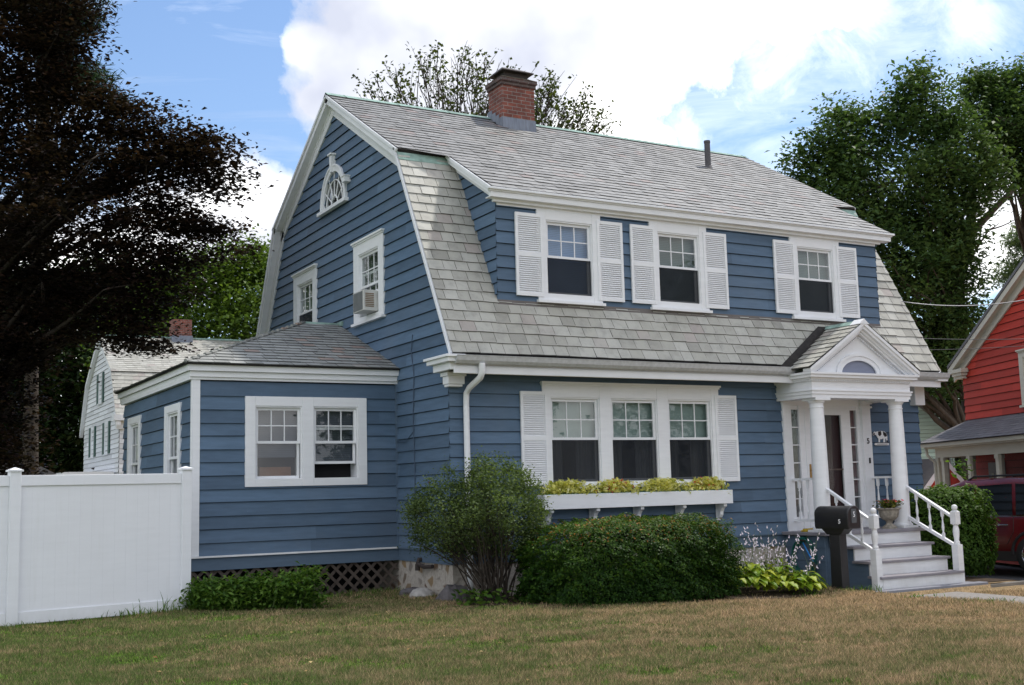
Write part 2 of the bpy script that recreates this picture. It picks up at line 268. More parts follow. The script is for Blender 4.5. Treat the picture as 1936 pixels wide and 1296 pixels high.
# ------------------------------------------------------------------ scene graph helpers
def tag(o, label=None, cat=None, group=None, kind=None):
    for k, v in (('label', label), ('category', cat), ('group', group), ('kind', kind)):
        if v: o[k] = v
    return o
def thing(name, label, cat, loc, group=None):
    o = bpy.data.objects.new(name, None); COL.objects.link(o); o.location = loc; o.empty_display_size = .3
    return tag(o, label, cat, group)
def rootloc(p):
    v = Vector((0, 0, 0))
    while p is not None: v += Vector(p.location); p = p.parent
    return np.array(v)
class MB:
    def __init__(s): s.v = []; s.f = []; s.t = []
    def face(s, pts, t=.5):
        n = len(s.v); s.v += [tuple(float(c) for c in p) for p in pts]; s.f.append(tuple(range(n, n+len(pts)))); s.t.append(t)
    def hexa(s, P, t=.5):   # 8 points: bottom 4 ccw, top 4 ccw
        n = len(s.v); s.v += [tuple(float(c) for c in p) for p in P]
        for q in ((0, 3, 2, 1), (4, 5, 6, 7), (0, 1, 5, 4), (1, 2, 6, 5), (2, 3, 7, 6), (3, 0, 4, 7)):
            s.f.append(tuple(n+i for i in q)); s.t.append(t)
    def box(s, x0, x1, y0, y1, z0, z1, t=.5):
        s.hexa([(x0, y0, z0), (x1, y0, z0), (x1, y1, z0), (x0, y1, z0), (x0, y0, z1), (x1, y0, z1), (x1, y1, z1), (x0, y1, z1)], t)
    def fbox(s, fr, u0, u1, z0, z1, n0, n1, t=.5):
        s.hexa([fr(u0, z0, n0), fr(u1, z0, n0), fr(u1, z0, n1), fr(u0, z0, n1), fr(u0, z1, n0), fr(u1, z1, n0), fr(u1, z1, n1), fr(u0, z1, n1)], t)
    def prism(s, poly, fr, n0, n1, t=.5):   # poly of (u,z), extruded along n
        n = len(s.v); k = len(poly)
        s.v += [tuple(map(float, fr(u, z, n0))) for u, z in poly]+[tuple(map(float, fr(u, z, n1))) for u, z in poly]
        s.f.append(tuple(range(n, n+k))); s.t.append(t); s.f.append(tuple(range(n+2*k-1, n+k-1, -1))); s.t.append(t)
        for i in range(k):
            j = (i+1) % k; s.f.append((n+i, n+j, n+k+j, n+k+i)); s.t.append(t)
    def tube(s, pts, radii, seg=8, t=.5, cap=True):
        pts = [np.array(p, float) for p in pts]
        if not hasattr(radii, '__len__'): radii = [radii]*len(pts)
        rings = []; ref = None
        for i, p in enumerate(pts):
            d = pts[min(i+1, len(pts)-1)]-pts[max(i-1, 0)]; d /= (np.linalg.norm(d)+1e-9)
            if ref is None: ref = np.array([0, 0, 1.]) if abs(d[2]) < .9 else np.array([1., 0, 0])
            a = np.cross(d, ref); a /= (np.linalg.norm(a)+1e-9); b_ = np.cross(a, d); ref = b_
            n = len(s.v); rings.append(n)
            for k in range(seg):
                w = 2*math.pi*k/seg; q = p+(a*math.cos(w)+b_*math.sin(w))*radii[i]; s.v.append(tuple(map(float, q)))
        for i in range(len(rings)-1):
            for k in range(seg):
                k2 = (k+1) % seg; s.f.append((rings[i]+k, rings[i]+k2, rings[i+1]+k2, rings[i+1]+k)); s.t.append(t)
        if cap:
            s.f.append(tuple(rings[0]+k for k in range(seg))); s.t.append(t)
            s.f.append(tuple(rings[-1]+k for k in reversed(range(seg)))); s.t.append(t)
    def lathe(s, cx, cy, prof, seg=20, t=.5, sq=None):
        s_ = len(s.v)
        for r, z in prof:
            for k in range(seg):
                w = 2*math.pi*k/seg; s.v.append((cx+r*math.cos(w), cy+r*math.sin(w), z))
        for i in range(len(prof)-1):
            for k in range(seg):
                k2 = (k+1) % seg; a = s_+i*seg; s.f.append((a+k, a+k2, a+seg+k2, a+seg+k)); s.t.append(t)
        s.f.append(tuple(s_+k for k in reversed(range(seg)))); s.t.append(t)
        s.f.append(tuple(s_+(len(prof)-1)*seg+k for k in range(seg))); s.t.append(t)
    def sphere(s, c, r, seg=12, rings=8, sc=(1, 1, 1), t=.5, jit=0, seed=0):
        q = random.Random(seed); n = len(s.v)
        for i in range(rings+1):
            th = math.pi*i/rings
            for k in range(seg):
                ph = 2*math.pi*k/seg; j = 1+q.uniform(-jit, jit)
                s.v.append((c[0]+r*sc[0]*j*math.sin(th)*math.cos(ph), c[1]+r*sc[1]*j*math.sin(th)*math.sin(ph), c[2]+r*sc[2]*j*math.cos(th)))
        for i in range(rings):
            for k in range(seg):
                k2 = (k+1) % seg; s.f.append((n+i*seg+k, n+i*seg+k2, n+(i+1)*seg+k2, n+(i+1)*seg+k)); s.t.append(t)
    def build(s, name, mat, parent=None, smooth=False, bevel=0, autosm=False):
        off = rootloc(parent) if parent is not None else np.zeros(3)
        me = bpy.data.meshes.new(name)
        V = np.array(s.v)-off
        me.from_pydata(V.tolist(), [], s.f)
        a = me.attributes.new('tint', 'FLOAT', 'FACE'); a.data.foreach_set('value', s.t)
        me.materials.append(mat)
        if smooth: me.shade_smooth()
        elif autosm: me.shade_auto_smooth(angle=math.radians(35)) if hasattr(me, 'shade_auto_smooth') else None
        o = bpy.data.objects.new(name, me); COL.objects.link(o)
        if parent is not None: o.parent = parent
        if autosm:
            me.shade_smooth()
            me.set_sharp_from_angle(angle=math.radians(38))
        if bevel:
            md = o.modifiers.new('bevel', 'BEVEL'); md.width = bevel; md.segments = 2; md.limit_method = 'ANGLE'; md.angle_limit = math.radians(50)
        return o
def part(name, mat, parent, fn, **k):
    mb = MB(); fn(mb); return mb.build(name, M[mat] if isinstance(mat, str) else mat, parent, **k)
FRONT = lambda y0=0.0: (lambda u, z, n: (u, y0-n, z))
LEFT = lambda x0=0.0: (lambda u, z, n: (x0-n, u, z))
def frame(ox, oy, du, dn):   # generic vertical frame
    return lambda u, z, n: (ox+du[0]*u+dn[0]*n, oy+du[1]*u+dn[1]*n, z)

def siding(mb, fr, poly, holes=(), reveal=.21, z0=None, thick=.030, seed=1, seglen=(1.6, 4.2)):
    q = random.Random(seed)
    zs = [p[1] for p in poly]; zmin, zmax = min(zs), max(zs); z = zmin if z0 is None else z0
    def interval(zz):
        xs = []
        for i in range(len(poly)):
            (ua, za), (ub, zb) = poly[i], poly[(i+1) % len(poly)]
            if (za <= zz < zb) or (zb <= zz < za): xs.append(ua+(ub-ua)*(zz-za)/(zb-za))
        return (min(xs), max(xs)) if len(xs) >= 2 else None
    while z < zmax-1e-4:
        zt = z+reveal*q.uniform(.96, 1.04)
        if zmax-zt < .05: zt = zmax
        lv = {max(z, zmin), min(zt, zmax)}
        for h in holes:
            for e in (h[2], h[3]):
                if z < e < zt: lv.add(e)
        for e in zs:
            if z < e < zt and zmin < e < zmax: lv.add(e)
        lv = sorted(lv)
        us = [p[0] for p in poly]; cuts = []; c = min(us)+q.uniform(*seglen)
        while c < max(us): cuts.append(c); c += q.uniform(*seglen)
        tints = [q.random() for _ in range(len(cuts)+1)]; dz = [q.uniform(0, .007) for _ in tints]
        for a, b_ in zip(lv[:-1], lv[1:]):
            if b_-a < 1e-4: continue
            ia, ib, im = interval(a+1e-4), interval(b_-1e-4), interval((a+b_)/2)
            if not ia or not ib: continue
            segs = [[ia[0], ia[1], ib[0], ib[1]]]
            for h in holes:
                if h[2] < (a+b_)/2 < h[3]:
                    ns = []
                    for sg in segs:
                        if h[1] <= min(sg[0], sg[2]) or h[0] >= max(sg[1], sg[3]): ns.append(sg); continue
                        if h[0] > max(sg[0], sg[2]): ns.append([sg[0], h[0], sg[2], h[0]])
                        if h[1] < min(sg[1], sg[3]): ns.append([h[1], sg[1], h[1], sg[3]])
                    segs = ns
            for sg in segs:
                pts = [(sg[0], sg[2])]
                lo, hi = max(sg[0], sg[2]), min(sg[1], sg[3])
                ki = [i for i, c in enumerate(cuts) if lo+.05 < c < hi-.05]
                for i in ki: pts.append((cuts[i], cuts[i]))
                pts.append((sg[1], sg[3]))
                for j in range(len(pts)-1):
                    mid = (pts[j][0]+pts[j+1][0])/2; ti = sum(1 for c in cuts if c < mid)
                    first = abs(a-max(z, zmin)) < 1e-6
                    a2 = a-(dz[ti] if first else 0)
                    na = thick*(1-(a-z)/(zt-z))+.002; nb = thick*(1-(b_-z)/(zt-z))+.002
                    (l0, l1), (r0, r1) = pts[j], pts[j+1]
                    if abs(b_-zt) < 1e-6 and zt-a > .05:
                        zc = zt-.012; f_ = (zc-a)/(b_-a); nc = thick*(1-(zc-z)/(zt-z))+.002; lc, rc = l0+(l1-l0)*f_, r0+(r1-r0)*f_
                        mb.face([fr(lc, zc, nc), fr(rc, zc, nc), fr(r1, b_, nb), fr(l1, b_, nb)], -2.0)  # shadow line under the next board, painted as a dark strip
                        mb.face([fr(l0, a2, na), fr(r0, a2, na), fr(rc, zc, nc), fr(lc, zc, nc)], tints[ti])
                        if first: mb.face([fr(l0, a2, -.004), fr(r0, a2, -.004), fr(r0, a2, na), fr(l0, a2, na)], -1.6)  # underside tinted dark to paint in its shade
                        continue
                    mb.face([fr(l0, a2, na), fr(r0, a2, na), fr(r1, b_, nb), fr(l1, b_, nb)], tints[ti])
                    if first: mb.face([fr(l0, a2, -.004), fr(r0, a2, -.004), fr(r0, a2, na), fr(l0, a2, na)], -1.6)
        z = zt

def slates(mb, O, U, V, poly, reveal=.2, width=.27, thick=.016, seed=3, jit=.008, holes=None):
    """poly in (u along eave, v up slope); O origin; U,V unit vectors"""
    O, U, V = map(lambda a: np.array(a, float), (O, U, V)); N = np.cross(U, V); N /= np.linalg.norm(N)
    if N[2] < 0: N = -N
    q = random.Random(seed)
    vs = [p[1] for p in poly]; vmin, vmax = min(vs), max(vs)
    def interval(zz):
        xs = []
        for i in range(len(poly)):
            (ua, za), (ub, zb) = poly[i], poly[(i+1) % len(poly)]
            if (za <= zz < zb) or (zb <= zz < za): xs.append(ua+(ub-ua)*(zz-za)/(zb-za))
        xs.sort(); return [(xs[i], xs[i+1]) for i in range(0, len(xs)-1, 2)]
    k = 0; v = vmin
    while v < vmax-.02:
        v1 = min(v+reveal, vmax); ia, ib = interval(v+1e-3), interval(v1-1e-3)
        if len(ia) != len(ib): ib = ia
        for (a0, a1), (b0, b1) in zip(ia, ib):
            u = min(a0, b0)-width*(.5 if k % 2 else 0)-q.uniform(0, width*.2)
            while u < max(a1, b1):
                w = width*q.uniform(.82, 1.16); x0, x1 = u, u+w-.007; u += w
                l0, l1 = max(x0, a0), min(x1, a1); m0, m1 = max(x0, b0), min(x1, b1)
                if l1-l0 < .02 and m1-m0 < .02: continue
                if l1 < l0: l0 = l1 = (l0 if x0 > (a0+a1)/2 else l1); l0 = l1 = min(max(l0, a0), a1)
                if m1 < m0: m0 = m1 = (m0 if x0 > (b0+b1)/2 else m1); m0 = m1 = min(max(m0, b0), b1)
                if holes and holes((l0+l1)/2, (v+v1)/2): continue
                d = q.uniform(0, jit); s0 = q.uniform(-.004, .004); th = thick*q.uniform(.8, 1.35)
                t = q.random(); t = t if t < .86 else q.uniform(.86, 1)
                if q.random() < .60: t = .3+.5*t
                t = max(t, .03)
                P = lambda uu, vv, nn: O+U*uu+V*vv+N*nn
                mb.face([P(l0, v-d+s0, th), P(l1, v-d-s0, th), P(m1, v1+.03, .004), P(m0, v1+.03, .004)], t)
                mb.face([P(l0, v-d+s0, 0), P(l1, v-d-s0, 0), P(l1, v-d-s0, th), P(l0, v-d+s0, th)], 0)  # butt edge painted near-black for the shadow line between courses
        v = v1; k += 1

def window(parent, fr, cas, opens, zs, mid, cols=3, head=True, sillw=.05, blind='blind', screen=True, depth=.34, lower_blind=None, curtain=False, trim='white', name='window', muntin_low=False, rail2=None, shade_to=None, backmat='dark', casn=.045):
    """cas=(u0,u1,z0,z1) outer casing; opens=[(a,b)] sash openings; zs=(z0,z1)"""
    u0, u1, z0, z1 = cas; zo0, zo1 = zs
    mb = MB()
    edges = [u0]+[e for o in opens for e in o]+[u1]
    for i in range(0, len(edges), 2): mb.fbox(fr, edges[i], edges[i+1], z0, z1, -.02, casn)
    for a, b_ in opens:
        mb.fbox(fr, a, b_, zo1, z1, -.02, casn-.003); mb.fbox(fr, a, b_, z0, zo0, -.02, casn-.003)
        for (p, q_) in ((a-.02, a), (b_, b_+.02)): mb.fbox(fr, p, q_, zo0, zo1, -depth, -.021)
        mb.fbox(fr, a, b_, zo1, zo1+.02, -depth, -.021); mb.fbox(fr, a, b_, zo0-.02, zo0, -depth, -.021)
        # stop beads
        mb.fbox(fr, a, a+.022, zo0, zo1, -.02, casn-.018); mb.fbox(fr, b_-.022, b_, zo0, zo1, -.02, casn-.018); mb.fbox(fr, a+.022, b_-.022, zo1-.025, zo1, -.02, casn-.018)
    w = mb.build(name, M[trim], parent, bevel=.004)
    if head:
        part('head_cap', trim, w, lambda m_: (m_.fbox(fr, u0-.03, u1+.03, z1, z1+.035, -.01, casn+.045), m_.fbox(fr, u0-.015, u1+.015, z1-.03, z1-.001, -.0, casn+.02)))
    if sillw: part('sill', trim, w, lambda m_: (m_.fbox(fr, u0-.03, u1+.03, z0-.05, z0-.001, -.01, casn+sillw),))
    for i, (a, b_) in enumerate(opens):
        md = mid[i] if hasattr(mid, '__len__') else mid
        A, B = a+.022, b_-.022
        def sash(za, zb, nf, cc, rr, nm):
            m_ = MB(); f_ = .045
            m_.fbox(fr, A, A+f_, za, zb, nf-.035, nf); m_.fbox(fr, B-f_, B, za, zb, nf-.035, nf)
            m_.fbox(fr, A+f_, B-f_, za, za+f_, nf-.035, nf-.002); m_.fbox(fr, A+f_, B-f_, zb-f_, zb, nf-.035, nf-.002)
            for c in range(1, cc): x = A+f_+(B-A-2*f_)*c/cc; m_.fbox(fr, x-.009, x+.009, za+f_, zb-f_, nf-.024, nf-.008)
            for r in range(1, rr): x = za+f_+(zb-za-2*f_)*r/rr; m_.fbox(fr, A+f_, B-f_, x-.009, x+.009, nf-.023, nf-.009)
            o = m_.build('sash', M[trim], w)
            part('pane', 'glassdim' if fr(0, 0, 1)[0]-fr(0, 0, 0)[0] < -.5 else 'glass', w, lambda m2: m2.face([fr(A+f_-.01, za+f_-.01, nf-.018), fr(B-f_+.01, za+f_-.01, nf-.018), fr(B-f_+.01, zb-f_+.01, nf-.018), fr(A+f_-.01, zb-f_+.01, nf-.018)]))
        sash(md-.022, zo1-.026, -.012, cols, 2, 'upper')
        lo = zo0+.001
        if rail2 and rail2[i]: sash(rail2[i], md+.022+(rail2[i]-zo0), -.05, cols if muntin_low else 1, 1, 'lower')
        else: sash(lo, md+.022, -.05, cols if muntin_low else 1, 2 if muntin_low else 1, 'lower')
        if screen:
            part('insect_screen', 'screen', w, lambda m2: m2.face([fr(A, zo0, -.010), fr(B, zo0, -.010), fr(B, md-.02, -.010), fr(A, md-.02, -.010)]))
        zb_ = shade_to[i] if shade_to else zo0
        if blind: part('blind', blind, w, lambda m2: m2.face([fr(A-.02, zb_, -.14), fr(B+.02, zb_, -.14), fr(B+.02, zo1, -.14), fr(A-.02, zo1, -.14)]))
        if curtain:
            def cur(m2):
                for (ca, cb) in ((A, A+(B-A)*.36), (B-(B-A)*.36, B)):
                    n = 14; pts = [(ca+(cb-ca)*k/n, -.20+.025*math.sin(k*1.7+i)) for k in range(n+1)]
                    for (p, q_) in zip(pts[:-1], pts[1:]): m2.face([fr(p[0], zo0, p[1]), fr(q_[0], zo0, q_[1]), fr(q_[0], zo1, q_[1]), fr(p[0], zo1, p[1])])
            part('curtain', 'curtain', w, cur)
        part('room_lining', backmat, w, lambda m2: m2.fbox(fr, a-.2, b_+.2, zo0-.1, zo1+.1, -depth-.5, -depth-.02) if False else m2.face([fr(a-.02, zo0-.02, -depth+.002), fr(b_+.02, zo0-.02, -depth+.002), fr(b_+.02, zo1+.02, -depth+.002), fr(a-.02, zo1+.02, -depth+.002)]))
    return w
def shutter(parent, fr, u0, u1, z0, z1, mat='white', n=None):
    mb = MB(); st = .05; zm = (z0+z1)/2; N0, N1 = .03, .065
    mb.fbox(fr, u0, u0+st, z0, z1, N0, N1); mb.fbox(fr, u1-st, u1, z0, z1, N0, N1)
    for a, b_ in ((z0, z0+.06), (zm-.04, zm+.04), (z1-.06, z1)): mb.fbox(fr, u0+st, u1-st, a, b_, N0, N1-.002)
    for a, b_ in ((z0+.06, zm-.04), (zm+.04, z1-.06)):
        k = int((b_-a)/.036)
        for i in range(k):
            z = a+(i+.5)*(b_-a)/k
            mb.hexa([fr(u0+st, z-.020, .058), fr(u1-st, z-.020, .058), fr(u1-st, z-.014, .062), fr(u0+st, z-.014, .062), fr(u0+st, z+.010, .034), fr(u1-st, z+.010, .034), fr(u1-st, z+.016, .038), fr(u0+st, z+.016, .038)])
    mb.fbox(fr, u0+.02, u1-.02, z0+.02, z1-.02, .026, .031)
    o = mb.build('shutter', M[mat], parent)
    return o

# ------------------------------------------------------------------ ground
def ss(a, b_, x): t = np.clip((x-a)/(b_-a), 0, 1); return t*t*(3-2*t)
def gh(x, y):
    x = np.asarray(x, float); y = np.asarray(y, float)
    h = -.13-.17*ss(0, 6.4, x)+.02*np.sin(x*1.3+y*.7)*np.sin(y*.9-x*.4)+.015*np.sin(x*2.9+1)*np.sin(y*2.3)
    w = ss(6.63, 6.68, x)
    r = np.where(y < -2.35, -.47+.05*ss(8.80, 8.88, x), -.36)
    h = h*(1-w)+r*w
    h = h*(1-ss(10.6, 12.2, x))-.5*ss(10.6, 12.2, x)
    return h-.1*ss(25, 60, np.hypot(x, y))
xs = np.unique(np.concatenate([np.linspace(-400, -16, 25), np.linspace(-16, 6, 74), np.linspace(6, 6.6, 4), [6.63, 6.655, 6.68], np.linspace(6.8, 8.8, 6), [8.84, 8.88], np.linspace(9, 20, 28), np.linspace(22, 400, 25)]))
ys = np.unique(np.concatenate([np.linspace(-120, -18, 20), np.linspace(-18, -2.4, 60), [-2.36, -2.34], np.linspace(-2.2, 14, 40), np.linspace(16, 500, 40)]))
X, Y = np.meshgrid(xs, ys); Z = gh(X, Y); nx, ny = len(xs), len(ys)
mb = MB(); mb.v = np.stack([X.ravel(), Y.ravel(), Z.ravel()], 1).tolist()
mb.f = [(j*nx+i, j*nx+i+1, (j+1)*nx+i+1, (j+1)*nx+i) for j in range(ny-1) for i in range(nx-1)]; mb.t = [.5]*len(mb.f)
tag(mb.build('ground', M['lawn'], None, smooth=True), kind='structure')
# grass blades (stuff)
def grass():
    n = 1500000
    d = 8.6*np.exp(nr.rand(n)*math.log(21/8.6)); u = nr.uniform(-160, 2090, n)
    # ground points at given forward distance and lateral pixel
    hd = np.array([FW[0], FW[1]]); hd /= np.linalg.norm(hd); hr = np.array([hd[1], -hd[0]])
    lat = d*(u-968)/FOC*1.02
    x = CAM[0]+hd[0]*d+hr[0]*lat; y = CAM[1]+hd[1]*d+hr[1]*lat
    keep = (x < 6.66) & ~((x > -.05) & (y > -.15)) & ~((x > -3.66) & (x < .1) & (y > 2.0)) & (y < 7)
    keep |= (x > 8.84) & (y < -2.5) & (x < 11.5)
    bed = ((x-3.0)/3.55)**2+((y+1.25)/1.5)**2 < 1
    keep &= ~(bed & (nr.rand(n) > .06))
    prob = np.clip((d/13)**-.6, 0, 1); keep &= nr.rand(n) < prob*.62
    x, y, d = x[keep], y[keep], d[keep]; n = len(x); z = gh(x, y)-.004
    bare = np.sin(x*1.9+np.sin(y*2.1)*1.3)*np.sin(y*2.7+x*.6)+.35*np.sin(x*6+y*4)
    hh = nr.uniform(.025, .07, n)*np.where(bare < -.4, .6, 1.); w = nr.uniform(.0022, .0045, n)*np.clip(d/10, 1, 2)
    tall = nr.rand(n) < .012; hh[tall] *= 1.6
    tint = np.clip(nr.rand(n), 0, 1)
    clover = (np.sin(x*1.7+2)*np.sin(y*2.3+x)*.5+.5*np.sin(x*5.1-y*3.7)*np.sin(y*7.1+x*2)+.4*np.sin(x*13+y*5)*np.sin(y*17-x*6)+.35*nr.randn(n) > .60) & (x < 1.0+nr.randn(n))
    w[clover] *= 2.6; hh[clover] *= .6; tint[clover] = np.clip(1.15+nr.rand(clover.sum())*.6, 0, 1.8)
    an = nr.rand(n)*2*math.pi; ln = hh*nr.uniform(.2, 1.1, n); la = nr.rand(n)*2*math.pi
    V = np.empty((n, 3, 3)); V[:, 0] = np.stack([x-np.cos(an)*w, y-np.sin(an)*w, z], 1); V[:, 1] = np.stack([x+np.cos(an)*w, y+np.sin(an)*w, z], 1)
    V[:, 2] = np.stack([x+np.cos(la)*ln, y+np.sin(la)*ln, z+hh], 1)
    me = bpy.data.meshes.new('grass'); me.vertices.add(n*3); me.vertices.foreach_set('co', V.ravel())
    me.loops.add(n*3); me.loops.foreach_set('vertex_index', np.arange(n*3, dtype=np.int32)); me.polygons.add(n)
    me.polygons.foreach_set('loop_start', np.arange(0, n*3, 3, dtype=np.int32)); me.update(calc_edges=True)
    a = me.attributes.new('tint', 'FLOAT', 'FACE'); a.data.foreach_set('value', tint.astype(np.float32))
    me.materials.append(M['blade']); o = bpy.data.objects.new('grass', me); COL.objects.link(o)
    tag(o, 'short half-dry lawn grass with green clover patches', 'grass', kind='stuff'); print('blades', n)
grass()
def sheet(name, mat, poly, dz, dens=.5):
    mb = MB(); xs_ = [p[0] for p in poly]; ys_ = [p[1] for p in poly]
    for x in np.arange(min(xs_), max(xs_)-1e-6, dens):
        for y in np.arange(min(ys_), max(ys_)-1e-6, dens):
            x1, y1 = min(x+dens, max(xs_)), min(y+dens, max(ys_)); mb.face([(a, b_, float(gh(a, b_))+dz) for a, b_ in ((x, y), (x1, y), (x1, y1), (x, y1))])
    return mb
mb = MB(); mb.box(6.67, 8.82, -30, -2.40, -.60, -.425)
tag(mb.build('walkway', M['concrete']), kind='structure')
mb = MB()
for y in np.arange(-34, 16, 2.0): mb.face([(11.9, y, -.470), (15.2, y, -.470), (15.2, y+2, -.470), (11.9, y+2, -.470)])
tag(mb.build('driveway', M['asphalt']), kind='structure')
mb = MB(); K = 40; ring = [(3.0+3.35*math.cos(2*math.pi*i/K), -1.25+1.35*math.sin(2*math.pi*i/K)) for i in range(K)]
for i in range(K):
    a, b_ = ring[i], ring[(i+1) % K]; c = (3.0, -1.25)
    for s0, s1 in ((0, .5), (.5, 1)):
        pts = [(c[0]+(p[0]-c[0])*s, c[1]+(p[1]-c[1])*s) for p, s in ((a, s0), (a, s1), (b_, s1), (b_, s0))]
        if s0 == 0: pts = pts[1:]; 
        mb.face([(x, y, float(gh(x, y))+.014) for x, y in pts])
for x0 in np.arange(9.8, 11.9, .35):
    for y0 in np.arange(-2.1, .6, .45): mb.face([(x, y, float(gh(x, y))+.012) for x, y in ((x0, y0), (x0+.35, y0), (x0+.35, y0+.45), (x0, y0+.45))])
tag(mb.build('garden_bed', M['mulch']), kind='structure')
mb = MB(); mb.box(6.9, 9.76, -2.33, -2.12, -.5, -.315); mb.box(7.1, 9.70, -2.20, -1.9, -.5, -.325)
tag(mb.build('painted_kerb', M['kerbpaint'], None, bevel=.012), 'low grey painted concrete kerb under the bottom porch step', 'kerb')
mb = MB(); mb.box(9.79, 12.3, -2.36, -2.2, -.58, -.36)
tag(mb.build('edging_timber', M['timber'], None, bevel=.012), 'weathered grey edging timber beyond the painted kerb', 'timber')

# ------------------------------------------------------------------ THE BLUE HOUSE
W, D = 10.8345, 10.256
yr, zr, yb, zb, ye, ze = 5.128, 9.81, 1.6287, 7.7375, -.5088, 3.77
OH = .187
H = thing('blue_house', 'blue clapboard gambrel house with white trim and grey slate roof', 'house', (W/2, D/2, -.2))
sU = (zr-zb)/(yr-yb); sL = (zb-ze)/(yb-ye)
zU = lambda y: zr-sU*abs(yr-y)
def zL(y): yy = y if y < yr else D-y; return zb+sL*(yy-yb)
yd, zd = -.1808, zU(-.1808)
X1, X2 = .958, 9.897     # dormer walls
# --- walls
F0, F1 = FRONT(0), FRONT(.012)
G0 = LEFT(0)
trip = (1.745, 5.555, 1.62, 3.36)
front_holes = [(trip[0]+.03, trip[1]-.03, trip[2]+.02, trip[3]-.02), (7.1, 9.36, .5, 3.4)]
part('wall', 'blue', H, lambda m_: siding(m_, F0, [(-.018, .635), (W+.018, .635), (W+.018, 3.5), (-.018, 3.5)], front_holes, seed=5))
gab = [(-.018, .635), (-.018, 3.58), (-.46, 3.76), (yb-.01, zb-.03), (yr, zr-.05), (D-yb+.01, zb-.03), (D+.46, 3.76), (D, 3.58), (D, .635)]
g1, g2, gt, gb = 2.5788, 4.0608, 6.45, 4.84
gable_holes = [(g1+.03, g2-.03, gb+.02, gt-.02), (D-g2+.03, D-g1-.03, gb+.02, gt-.02), (4.62, 5.64, 7.46, 8.0)]
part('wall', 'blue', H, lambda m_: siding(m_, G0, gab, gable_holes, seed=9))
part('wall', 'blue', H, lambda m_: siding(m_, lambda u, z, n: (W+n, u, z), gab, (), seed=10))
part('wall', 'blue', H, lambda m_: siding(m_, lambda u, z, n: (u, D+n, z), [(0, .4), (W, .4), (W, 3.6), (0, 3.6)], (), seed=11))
ydw = .0104
dwin = [(1.736, 3.0575), (4.1329, 5.4544), (7.5392, 8.8607)]
FD = FRONT(ydw)
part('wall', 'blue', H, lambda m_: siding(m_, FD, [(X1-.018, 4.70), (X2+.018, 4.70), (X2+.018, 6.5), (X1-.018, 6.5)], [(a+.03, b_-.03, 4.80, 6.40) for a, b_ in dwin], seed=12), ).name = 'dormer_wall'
for xx, sg in ((X1, -1), (X2, 1)):
    fr = (lambda xx, sg: lambda u, z, n: (xx+sg*n, u, z))(xx, sg)
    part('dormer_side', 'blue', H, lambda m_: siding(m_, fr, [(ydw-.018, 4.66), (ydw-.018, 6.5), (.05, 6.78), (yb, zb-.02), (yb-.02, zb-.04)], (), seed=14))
# skirt and water table
def skirt(m_):
    m_.fbox(F0, -.01, W+.01, .40, .605, -.02, .012); m_.fbox(G0, -.01, 2.13, .40, .605, -.02, .012); m_.fbox(lambda u, z, n: (W+n, u, z), 0, D, .40, .605, -.02, .012)
part('skirt_board', 'bluetrim', H, skirt)
part('water_table', 'bluetrim', H, lambda m_: (m_.fbox(F0, -.05, W+.05, .606, .634, -.02, .05), m_.fbox(G0, 0, 2.09, .606, .634, -.02, .05)))
part('foundation', 'rubble', H, lambda m_: (m_.box(.02, W-.02, .02, .3, -.7, .41), m_.box(.02, .3, .31, D-.02, -.7, .41), m_.box(W-.3, W-.02, .31, D-.02, -.7, .41), m_.box(.31, W-.31, D-.3, D-.02, -.7, .41)))
part('wall_core', 'foilb', H, lambda m_: (m_.box(.50, W-.50, .50, D-.50, .0, 3.6),))
# --- roof decks
XL, XR = -OH, W+OH
dx0, dx1 = X1-.168, X2+.3035
def deck(m_):
    t = .10
    def slab(a, b_, x0, x1, th=t):   # a,b = (y,z) profile ends
        d = np.array([b_[0]-a[0], b_[1]-a[1]]); d /= np.linalg.norm(d); n = np.array([-d[1], d[0]]);
        if n[1] < 0: n = -n
        P = [(x0, a[0], a[1]), (x1, a[0], a[1]), (x1, b_[0], b_[1]), (x0, b_[0], b_[1])]
        Q = [(x, y-n[0]*th, z-n[1]*th) for x, y, z in P]; m_.hexa(Q+P)
    slab((yb-.12, zU(yb-.12)), (yr, zr), XL+.01, XR-.01, .07)
    slab((yd, zd), (yb-.12, zU(yb-.12)), dx0+.01, dx1-.01, .07)
    slab((D-yb+.12, zU(D-yb+.12)), (yr, zr), XL+.01, XR-.01, .07)
    slab((ye, ze), (yb-.03, zL(yb-.03)-.03), XL+.01, XR-.01, .07)
    slab((D-ye, ze), (D-yb, zb-.03), XL+.01, XR-.01, .07)
part('roof_deck', 'tar', H, deck)
# slates: upper front (one sheet from ridge to dormer eave, cut to the dormer's width below the break)
LU = math.hypot(yr-yd, zr-zd); Vu = np.array([0, yr-yd, zr-zd])/LU
vb = math.hypot(yb-.12-yd, zU(yb-.12)-zd)
def chim(u, v):
    y = yd+Vu[1]*v; return 3.62 < u < 4.5 and y > 4.42
part('roof_slates', 'slate_up', H, lambda m_: slates(m_, (0, yd, zd+.004), (1, 0, 0), Vu, [(dx0, 0), (dx1, 0), (dx1, vb), (XR, vb), (XR, LU), (XL, LU), (XL, vb), (dx0, vb)], 0.222, .27, .017, 21, .008, holes=chim))
LUb = math.hypot(yr-yb+.12, zr-zU(yb-.12))
part('roof_slates', 'slate_up', H, lambda m_: slates(m_, (0, D-yb+.12, zU(yb-.12)+.004), (1, 0, 0), (0, -Vu[1], Vu[2]), [(XL, 0), (XR, 0), (XR, LUb), (XL, LUb)], .215, .26, .015, 22))
LL = math.hypot(yb-ye, zb-ze)-.06; Vl = np.array([0, yb-ye, zb-ze]); Vl /= np.linalg.norm(Vl)
